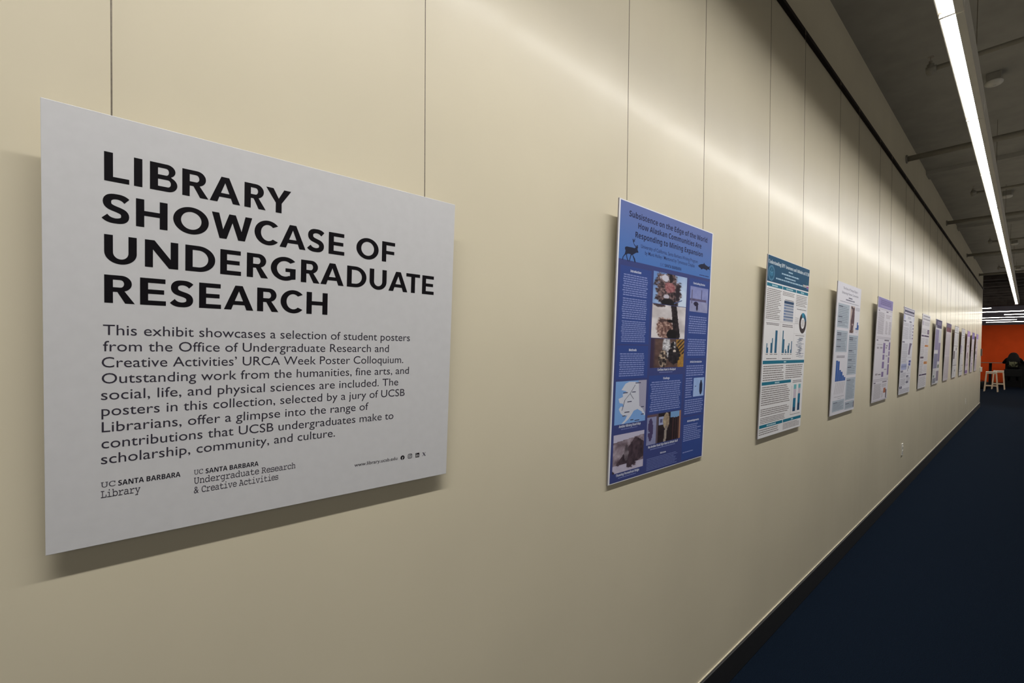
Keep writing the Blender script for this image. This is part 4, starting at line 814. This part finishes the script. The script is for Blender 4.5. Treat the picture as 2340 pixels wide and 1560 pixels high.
# ---- boxed title poster -----------------------------------------------------------------------
t = board(5, face=(204, 201, 208))
def p6(name, label=None, seed=0): return part(5, name, t, label, seed)
DK = (62, 58, 84)
with p6('title_box', 'dark outlined title box') as k:
    k.rect(.03, .008, .975, .083, DK, 1); k.rect(.065, .014, .94, .033, (196, 190, 200), 2); k.rect(.075, .055, .935, .074, (190, 184, 194), 2)
    k.lines(.20, .019, .85, .028, 1, (140, 134, 150), 3, 'C', .6, 0); k.lines(.22, .060, .86, .069, 1, (130, 124, 146), 3, 'C', .6, 0)
with p6('author_text', None, 1) as k:
    k.lines(.36, .100, .66, .130, 3, (128, 124, 140), 2, 'C', .5, .5); k.rect(.01, .092, .12, .140, (166, 168, 204), 2); k.rect(.93, .096, .985, .142, (170, 170, 202), 2)
for j, a in enumerate(((.012, .152, .215, .166), (.545, .149, .745, .164), (.020, .391, .225, .405), (.050, .726, .245, .748), (.590, .790, .785, .812), (.600, .858, .810, .884), (.034, .908, .250, .934))):
    with p6('section_tag', 'dark section heading tag') as k: k.rect(*a, DK, 2); k.rect(a[0]+.06, a[1]+.005, a[2]-.06, a[3]-.005, (150, 146, 164), 3)
for j, v in enumerate((.183, .222, .261, .300, .339)):
    with p6('small_picture', 'small purple square picture') as k: k.rect(.885, v, .985, v+.017, (98, 86, 124), 2); k.rect(.915, v+.005, .955, v+.012, (134, 118, 150), 3)
for j, a in enumerate(((.02, .178, .52, .215, 5), (.02, .225, .52, .365, 13), (.555, .175, .83, .36, 17), (.035, .412, .56, .49, 6), (.03, .495, .56, .643, 13), (.05, .752, .54, .810, 6), (.05, .820, .56, .903, 8), (.61, .815, .97, .855, 4), (.04, .938, .95, .99, 5))):
    with p6('text_block', None, j+4) as k: k.lines(*a, (146, 142, 152), 2, 'L', .45, .2)
with p6('wedge_chart', 'dark purple wedge') as k:
    k.poly([(.70, .405), (.95, .409), (.86, .440), (.79, .490), (.77, .545), (.60, .543)], (100, 90, 116), 2); k.poly([(.60, .49), (.66, .47), (.64, .54), (.60, .543)], (168, 160, 170), 3); k.lines(.60, .572, .95, .580, 1, (150, 146, 156), 2, 'C', .6, 0)
with p6('photo', 'blue grey hazy photo') as k: k.grid(.0535, .648, .555, .719, 12, 10, lambda x, y: mix((156, 160, 192), (110, 116, 152), (1-abs(y-.45)*3)*(.4+.6*fb(x*5, y*3))), 2)
for a in ((.725, .612, .935, .638), (.722, .644, .905, .675)):
    with p6('small_picture', 'dark blue square picture') as k: k.rect(*a, (66, 72, 140), 2)
with p6('diagram') as k: k.rect(.677, .68, .80, .712, (150, 148, 156), 2); k.rect(.66, .712, .70, .743, (120, 116, 126), 2); k.lines(.60, .765, .93, .772, 1, (150, 146, 156), 2, 'C', .6, 0)

# ---- poster with orange pictures --------------------------------------------------------------
t = board(6, face=(202, 197, 200))
def p7(name, label=None, seed=0): return part(6, name, t, label, seed)
with p7('title_text', None, 1) as k: k.lines(.12, .018, .93, .032, 1, (116, 110, 120), 2, 'C', .9, 0); k.lines(.08, .060, .96, .074, 1, (116, 110, 120), 2, 'C', .9, 0); k.lines(.27, .10, .95, .150, 3, (150, 144, 150), 2, 'L', .4, .3); k.rect(.04, .098, .20, .152, (168, 160, 176), 2)
with p7('photo', 'dark purple photo') as k: k.rect(.715, .199, .965, .262, (92, 76, 104), 2); k.rect(.80, .215, .90, .245, (130, 110, 130), 3)
for a in ((.012, .281, .970, .301), (.045, .810, .975, .830)):
    with p7('section_band', 'dark purple band') as k: k.rect(*a, (66, 50, 80), 2); k.rect(.30, a[1]+.006, .40, a[3]-.006, (160, 150, 170), 3)
with p7('section_tag', 'dark heading tag') as k: k.rect(.038, .570, .455, .597, (84, 72, 86), 2)
for a in ((.500, .410, .960, .437), (.510, .639, .960, .676)):
    with p7('small_picture', 'orange picture') as k: k.rect(*a, (186, 122, 62), 2); k.rect(a[0]+.14, a[1]+.005, a[0]+.22, a[3]-.005, (136, 80, 40), 3); k.rect(a[0]+.30, a[1]+.004, a[0]+.36, a[3]-.008, (206, 150, 100), 3)
for j, a in enumerate(((.03, .192, .68, .262, 5), (.03, .318, .47, .560, 18), (.52, .320, .96, .40, 7), (.52, .45, .96, .63, 15), (.03, .61, .47, .80, 16), (.52, .69, .96, .79, 8), (.03, .845, .95, .985, 12))):
    with p7('text_block', None, j+4) as k: k.lines(*a, (148, 142, 146) if j not in (3, 5) else (176, 168, 170), 2, 'L', .4, .25)

# ---- the far posters ---------------------------------------------------------------------------
def far(i, face, items, txt=()):
    t = board(i, face=face)
    for n, (nm, a, c, lab) in enumerate(items):
        with part(i, nm, t, lab, n) as k: k.rect(*a, c, 1+(.5 if nm == 'inset' else 0))
    for n, (a, c) in enumerate(txt):
        with part(i, 'text_block', t, None, n+20) as k: k.lines(*a, c, 3, 'L', .45, .25)
    return t
far(7, (196, 192, 194), [('title_block', (.01, .004, .985, .131), (62, 54, 88), 'dark navy title block'), ('emblem', (.03, .094, .20, .136), (188, 184, 184), 'pale square emblem'), ('text_panel', (.02, .153, .60, .472), (136, 128, 158), 'lavender text panel'),
  ('text_panel', (.62, .352, .975, .652), (130, 120, 148), 'lavender text panel'), ('text_panel', (.02, .528, .60, .756), (118, 118, 142), 'grey text panel'), ('text_panel', (.04, .905, .52, .985), (124, 124, 134), 'grey text panel'), ('text_panel', (.56, .80, .97, .96), (126, 116, 132), 'grey text panel'), ('small_picture', (.68, .70, .95, .755), (104, 112, 100), 'greenish dark picture'), ('small_picture', (.06, .86, .30, .895), (96, 110, 104), 'greenish dark picture')],
  [((.25, .03, .88, .085, 3), (150, 144, 172)), ((.64, .16, .94, .34, 10), (150, 146, 152)), ((.05, .17, .56, .46, 18), (118, 110, 140)), ((.65, .37, .94, .64, 16), (112, 102, 132)), ((.06, .77, .5, .85, 6), (150, 150, 150))])
far(8, (186, 176, 180), [('title_block', (.01, .004, .985, .075), (76, 62, 90), 'dark purple title block'), ('title_block', (.01, .075, .985, .150), (98, 50, 66), 'maroon lower title block')],
  [((.10, .02, .9, .07, 3), (120, 104, 132)), ((.06, .09, .5, .14, 2), (130, 80, 92)), ((.05, .19, .48, .55, 20), (166, 156, 162)), ((.54, .19, .95, .55, 18), (168, 158, 164)), ((.05, .58, .48, .96, 20), (162, 154, 158)), ((.54, .58, .95, .96, 20), (160, 148, 152))])
far(9, (202, 198, 198), [('ruled_line', (.01, .004, .985, .014), (84, 72, 82), 'dark ruled line'), ('ruled_line', (.03, .123, .97, .133), (92, 80, 90), 'dark ruled line'), ('ruled_line', (.03, .378, .97, .388), (86, 74, 84), 'dark ruled line'), ('ruled_line', (.03, .752, .97, .764), (92, 80, 90), 'dark ruled line'), ('photo', (.04, .480, .35, .636), (78, 66, 78), 'dark photo'), ('photo', (.52, .411, .74, .472), (104, 92, 98), 'dark photo'), ('small_picture', (.55, .845, .72, .885), (120, 116, 116), None)],
  [((.20, .03, .85, .10, 3), (140, 132, 142)), ((.06, .15, .45, .36, 12), (160, 152, 158)), ((.55, .15, .9, .36, 10), (156, 148, 150)), ((.06, .65, .45, .74, 5), (160, 152, 158)), ((.52, .49, .92, .74, 12), (164, 156, 160)), ((.06, .78, .5, .97, 9), (164, 158, 160))])
far(10, (198, 194, 196), [('ruled_line', (.01, .004, .985, .014), (92, 82, 96), 'dark ruled line'), ('ruled_line', (.03, .138, .97, .147), (90, 80, 94), 'dark ruled line'), ('small_picture', (.60, .172, .86, .198), (96, 88, 94), 'dark square picture'), ('ruled_line', (.03, .528, .52, .540), (90, 80, 94), None), ('ruled_line', (.05, .905, .97, .915), (100, 90, 98), None), ('small_picture', (.72, .452, .90, .478), (120, 112, 116), None), ('side_strip', (.03, .355, .30, .515), (134, 122, 152), 'purple side strip'), ('small_picture', (.70, .768, .88, .800), (126, 120, 118), None)],
  [((.20, .03, .85, .11, 3), (140, 132, 146)), ((.06, .17, .5, .34, 9), (164, 156, 160)), ((.5, .22, .95, .44, 12), (166, 158, 164)), ((.06, .56, .55, .88, 16), (166, 160, 160))])
far(11, (194, 182, 190), [('title_block', (.01, .004, .985, .130), (150, 116, 172), 'pinkish purple title block'), ('photo', (.34, .325, .68, .377), (140, 116, 108), 'brown picture'), ('photo', (.26, .50, .66, .642), (138, 118, 122), 'brown picture'), ('foot_band', (.01, .915, .80, .985), (124, 94, 144), 'purple foot band'), ('text_panel', (.06, .76, .92, .82), (170, 150, 168), None)],
  [((.2, .03, .8, .10, 3), (180, 156, 192)), ((.06, .16, .92, .30, 8), (172, 158, 168)), ((.06, .40, .92, .48, 5), (172, 158, 168)), ((.06, .66, .92, .75, 5), (168, 154, 164))])
far(12, (194, 182, 190), [('title_block', (.01, .004, .985, .165), (108, 88, 146), 'deep violet title block'), ('small_picture', (.08, .447, .50, .467), (88, 74, 84), 'dark picture'), ('small_picture', (.55, .63, .85, .66), (126, 104, 138), 'purple picture'), ('small_picture', (.40, .772, .85, .805), (140, 118, 150), 'purple picture')],
  [((.2, .04, .8, .12, 3), (150, 132, 176)), ((.06, .19, .92, .43, 12), (172, 160, 168)), ((.06, .49, .92, .61, 7), (172, 160, 168)), ((.06, .83, .92, .96, 8), (166, 154, 162))])
far(13, (192, 180, 186), [('title_block', (.01, .004, .985, .135), (140, 112, 170), 'light violet title block'), ('small_picture', (.62, .20, .86, .23), (168, 150, 92), 'yellow spot'), ('small_picture', (.12, .345, .50, .375), (140, 118, 146), 'purple picture'), ('photo', (.04, .468, .42, .545), (110, 90, 104), 'dark picture'), ('ruled_line', (.03, .695, .90, .705), (130, 112, 138), None), ('small_picture', (.56, .60, .86, .626), (140, 118, 146), 'purple picture')],
  [((.2, .03, .8, .10, 3), (164, 140, 188)), ((.06, .16, .55, .33, 9), (170, 158, 166)), ((.45, .40, .92, .58, 9), (170, 158, 166)), ((.06, .73, .92, .95, 12), (166, 154, 162))])

# ------------------------------------------------------------------ hanging wires
for i in range(14):
    w = [W1, W2][i] if i < 2 else PW
    for j, u in enumerate(WIRE_U[i]):
        x = X0[i]+u*w; side = 'left' if j == 0 else 'right'
        zb = ZTOP[i]-.012
        t = empty('hanging_wire', (x, -.026, zb), f'{side} dark steel hanging wire above the {SHORT[i]}', 'wire', 'hanging wires from the picture rail')
        tw = .0009 if i < 2 else .0008
        dy = -.0032 if i == 1 else -.0085          # the wire meets the back of the leaning board
        obj('cable', tube(bmesh.new(), [(0, dy, 0), (0, dy, .012), (0, .0, 3.135-zb)], tw, 8), M['wire'], t, True)
        obj('board_clip', boxm(-.006, .006, dy-.0012, dy+.003, -.006, .009, bevel=.001), M['wire'], t)
        obj('rail_hook', tube(bmesh.new(), [(0, 0, 3.132-zb), (-.006, .0, 3.142-zb), (-.005, .0, 3.158-zb), (0, .006, 3.163-zb)], .0022, 8), M['wire'], t, True)

# ------------------------------------------------------------------ things fixed to the wall
for x, z, lab in ((6.176, .449, 'white wall outlet low on the beige wall near the middle of the poster row'), (13.38, .447, 'white wall outlet low on the beige wall near its far end')):
    t = empty('wall_outlet', (x, 0, z), lab, 'outlet', 'wall outlets')
    obj('cover_plate', boxm(-.036, .036, -.007, 0, -.060, .060, bevel=.002), M['white'], t)
    for dz in (-.021, .021):
        f = obj('socket', boxm(-.017, .017, -.010, -.005, dz-.015, dz+.015, bevel=.003), M['white'], t)
        for dx in (-.006, .006): obj('slot', boxm(dx-.001, dx+.001, -.0104, -.0098, dz-.004, dz+.006), M['black'], f)
    obj('screw', lathe(bmesh.new(), [(.003, 0), (.003, .001)], (0, -.007, 0), 10), M['white'], t)
t = empty('thermostat', (17.35, 0, 1.02), 'small white box on the beige wall beside its far corner', 'thermostat')
obj('housing', boxm(-.045, .045, -.045, 0, -.062, .062, bevel=.008), M['white'], t)
obj('display', boxm(-.025, .025, -.0465, -.044, .005, .040), M['grey'], t)
t = empty('room_sign', (XE-.10, 0, 1.47), 'small dark brown sign plate on the far corner of the beige wall', 'sign')
obj('plate', boxm(-.08, .098, -.022, 0, -.095, .095, bevel=.003), M['plaque'], t)
obj('raised_border', boxm(-.07, .088, -.024, -.0215, .070, .085), M['plaque'], t)

# ------------------------------------------------------------------ far room
ORD = ['first', 'second', 'third', 'fourth', 'fifth', 'last']
for i, (x, ya, yb) in enumerate(((19.6, 2.6, -.10), (21.4, 3.5, -2.6), (23.15, -.26, -5.0), (24.9, 4.0, -3.0), (26.75, 3.6, -.52), (28.5, .40, -4.5))):
    t = empty('strip_light', (x, 0, 2.77), f'{ORD[i]} white strip light across the far room counting from the beige wall end', 'ceiling light', 'strip lights of the far room')
    bm = bmesh.new(); box(bm, -.04, .04, yb, ya, .012, .034, bevel=.004); h = obj('housing', bm, M['grey'], t)
    bm = bmesh.new(); box(bm, -.036, .036, yb+.01, ya-.01, 0, .012); obj('diffuser', bm, M['farlens'], h)
    for y in (yb+.3, ya-.3): obj('suspension_cable', tube(bmesh.new(), [(0, y, .034), (0, y, ZC-2.772)], .002, 6), M['wire'], t)
def stool(x, y, rz, lab):
    t = empty('bar_stool', (x, y, 0), lab, 'stool', 'wooden bar stools', (0, 0, rz)); H = .755
    obj('seat', boxm(-.155, .155, -.150, .150, H-.030, H, bevel=.010), M['birchw'], t)
    for sx in (-1, 1):
        for sy in (-1, 1):
            bm = bmesh.new(); a = (sx*.185, sy*.178); b = (sx*.135, sy*.128); s = .017
            lo = [bm.verts.new((a[0]+dx*s, a[1]+dy*s, 0)) for dx, dy in ((-1, -1), (1, -1), (1, 1), (-1, 1))]
            hi = [bm.verts.new((b[0]+dx*s, b[1]+dy*s, H-.03)) for dx, dy in ((-1, -1), (1, -1), (1, 1), (-1, 1))]
            bm.faces.new(lo[::-1]); bm.faces.new(hi)
            for q in range(4): bm.faces.new((lo[q], lo[(q+1) % 4], hi[(q+1) % 4], hi[q]))
            obj('leg', bm, M['birch'], t)
    for sx in (-1, 1): obj('foot_rail', boxm(sx*.168-.012, sx*.168+.012, -.165, .165, .20, .236), M['birch'], t)
    for sy in (-1, 1): obj('foot_rail', boxm(-.165, .165, sy*.160-.012, sy*.160+.012, .27, .30), M['birch'], t)
    for sx in (-1, 1): obj('apron', boxm(sx*.135-.010, sx*.135+.010, -.125, .125, H-.085, H-.03), M['birch'], t)
stool(25.3, .072, 0, 'pale wooden bar stool nearest the hall in front of the orange wall')
stool(27.15, -.06, 0, 'pale wooden bar stool half hidden behind the nearer stool')
t = empty('bar_table', (28.85, .24, 0), 'tall thin topped table on a black post before the orange wall', 'table')
obj('table_top', boxm(-.28, .28, -.42, .42, 1.025, 1.055, bevel=.006), M['top'], t)
obj('post', boxm(-.05, .05, -.045, .045, .02, 1.03, bevel=.006), M['black'], t)
obj('base_plate', boxm(-.28, .28, -.28, .28, 0, .02, bevel=.004), M['black'], t)
t = empty('storage_bag', (26.9, .42, 0), 'black bag on the carpet half hidden by the beige wall corner', 'bag')
obj('body', boxm(-.16, .16, -.20, .20, 0, .30, bevel=.06), M['black'], t, True)
obj('carry_handle', tube(bmesh.new(), [(0, -.07, .29), (0, -.06, .33), (0, 0, .345), (0, .06, .33), (0, .07, .29)], .008, 8), M['black'], t, True)
t = empty('service_counter', (29.55, -1.05, 0), 'black counter in front of the orange wall behind the seated person', 'counter')
obj('body', boxm(-.30, .30, -.90, .86, 0, 1.00), M['black'], t)
obj('worktop', boxm(-.34, .34, -.95, .90, 1.00, 1.04, bevel=.005), M['black'], t)
t = empty('paper_cup', (29.35, -.73, 1.04), 'small white paper cup on the black counter', 'cup')
obj('cup', lathe(bmesh.new(), [(.028, 0), (.038, .10), (.036, .10)], (0, 0, 0), 20), M['white'], t, True)
obj('lid', lathe(bmesh.new(), [(.040, .10), (.040, .108), (.034, .114)], (0, 0, 0), 20), M['white'], t, True)

# bar chair and the person on it, seen from behind
PX, PY = 28.15, -.44
t = empty('bar_chair', (PX, PY, 0), 'black upholstered bar chair under the seated person', 'chair')
obj('seat', boxm(-.22, .22, -.24, .24, .66, .74, bevel=.02), M['black'], t)
bk = obj('backrest', boxm(-.30, -.25, -.25, .25, .50, .80, bevel=.02), M['black'], t)
for sx in (-1, 1):
    for sy in (-1, 1): obj('leg', tube(bmesh.new(), [(sx*.19, sy*.21, .67), (sx*.23, sy*.25, 0)], .018, 10), M['black'], t)
obj('foot_ring', tube(bmesh.new(), [(.21, -.235, .28), (.21, .235, .28)], .011, 8), M['black'], t)
def person():
    t = empty('person', (PX, PY, .775), 'person with long black hair and olive top seated with back turned at the black counter', 'person')
    J = {'pel': (-.06, 0, .10), 'wst': (-.04, 0, .24), 'chs': (.05, 0, .42), 'nck': (.13, 0, .54), 'hd': (.17, 0, .62), 'crn': (.18, 0, .68)}
    Rr = {'pel': (.15, .17), 'wst': (.11, .145), 'chs': (.12, .17), 'nck': (.055, .055), 'hd': (.085, .078), 'crn': (.06, .055)}
    ed = [('pel', 'wst'), ('wst', 'chs'), ('chs', 'nck'), ('nck', 'hd'), ('hd', 'crn')]
    for s, n in ((1, 'l'), (-1, 'r')):
        J.update({'sh'+n: (.09, s*.17, .46), 'el'+n: (.24, s*.29, .27), 'wr'+n: (.50, s*.17, .33), 'ha'+n: (.58, s*.13, .33), 'hp'+n: (-.02, s*.10, .06), 'kn'+n: (.40, s*.13, .03), 'an'+n: (.38, s*.12, -.40), 'to'+n: (.52, s*.13, -.45)})
        Rr.update({'sh'+n: (.065, .065), 'el'+n: (.048, .048), 'wr'+n: (.03, .03), 'ha'+n: (.038, .022), 'hp'+n: (.095, .095), 'kn'+n: (.07, .07), 'an'+n: (.045, .045), 'to'+n: (.04, .035)})
        ed += [('chs', 'sh'+n), ('sh'+n, 'el'+n), ('el'+n, 'wr'+n), ('wr'+n, 'ha'+n), ('pel', 'hp'+n), ('hp'+n, 'kn'+n), ('kn'+n, 'an'+n), ('an'+n, 'to'+n)]
        for q in range(4):
            a = (q-1.5)*.018; f1, f2 = f'f{q}{n}', f'g{q}{n}'
            J[f1] = (.625, s*(.13+a), .335); J[f2] = (.665-.006*abs(q-1), s*(.125+a), .322); Rr[f1] = (.011, .011); Rr[f2] = (.008, .008)
            ed += [('ha'+n, f1), (f1, f2)]
        J['th'+n] = (.585, s*.085, .335); Rr['th'+n] = (.010, .010); ed.append(('ha'+n, 'th'+n))
    names = list(J); me = bpy.data.meshes.new('body'); me.from_pydata([J[n] for n in names], [(names.index(a), names.index(b)) for a, b in ed], [])
    o = bpy.data.objects.new('body', me); C.objects.link(o)
    sk = o.modifiers.new('s', 'SKIN'); o.modifiers.new('u', 'SUBSURF').levels = 2
    for v, n in zip(me.skin_vertices[0].data, names): v.radius = Rr[n]; v.use_root = n == 'pel'
    dg = bpy.context.evaluated_depsgraph_get(); me2 = bpy.data.meshes.new_from_object(o.evaluated_get(dg))
    bpy.data.objects.remove(o)
    b = link('body', me2, None, t); me2.materials.clear()
    for q in ('skin', 'olive', 'jacket'): me2.materials.append(M[q])
    for p in me2.polygons:
        c = p.center; p.use_smooth = True
        p.material_index = 2
        if c.z > .53 or c.x > .52 and c.z > .2: p.material_index = 0
        elif c.z > .13 and abs(c.y) < .135 and c.x < .2: p.material_index = 1
        elif c.z > .2: p.material_index = 2
    # face: nose, mouth line and ears on the far side of the head
    bm = bmesh.new(); tube(bm, [(.248, 0, .635), (.272, 0, .605), (.250, 0, .598)], [.006, .013, .008], 8); obj('nose', bm, M['skin'], t, True)
    for s in (-1, 1):
        bm = bmesh.new(); bmesh.ops.create_uvsphere(bm, u_segments=12, v_segments=8, radius=.011, matrix=Matrix.Translation((.243, s*.030, .636))); obj('eye', bm, M['white'], t, True)
    bm = bmesh.new(); tube(bm, [(.245, -.022, .575), (.250, 0, .573), (.245, .022, .575)], .004, 6); obj('mouth', bm, M['plaque'], t, True)
    # hair: a crown shell that falls down the back in strands
    bm = bmesh.new(); bmesh.ops.create_uvsphere(bm, u_segments=32, v_segments=20, radius=1)
    for v in bm.verts:
        x, y, z = v.co; v.co = Vector((.150+x*.105, y*.118, .615+z*.105))
        if z < .1: v.co.x -= .05*(.1-z); v.co.y *= 1+.25*(.1-z); v.co.z -= .10*(.1-z)
    for f in list(bm.faces):
        c = f.calc_center_median()
        if c.x > .205 and c.z < .66: bm.faces.remove(f)
    hr = obj('hair', bm, M['hair'], t, True)
    rg = random.Random(3); bm = bmesh.new()
    for q in range(46):
        a = R(90+180*(q+.5)/46)+rg.uniform(-.05, .05); y0 = .112*math.sin(a-R(90)) if False else .115*math.cos(R(180*(q+.5)/46)); d = .09*math.sin(R(180*(q+.5)/46))
        ln = .50+rg.uniform(-.10, .05) if abs(y0) < .10 else .40
        tube(bm, [(.15-d*.55, y0*.75, .675), (.145-d, y0, .61), (.075-d*.6, y0*1.25+rg.uniform(-.01, .01), .50), (-.03-d*.5, y0*1.42+rg.uniform(-.02, .02), .38), (-.10-d*.5, y0*1.35+rg.uniform(-.03, .03), .62-ln)], [.010, .021, .024, .021, .004], 7)
    obj('long_strands', bm, M['hair'], hr, True)
person()
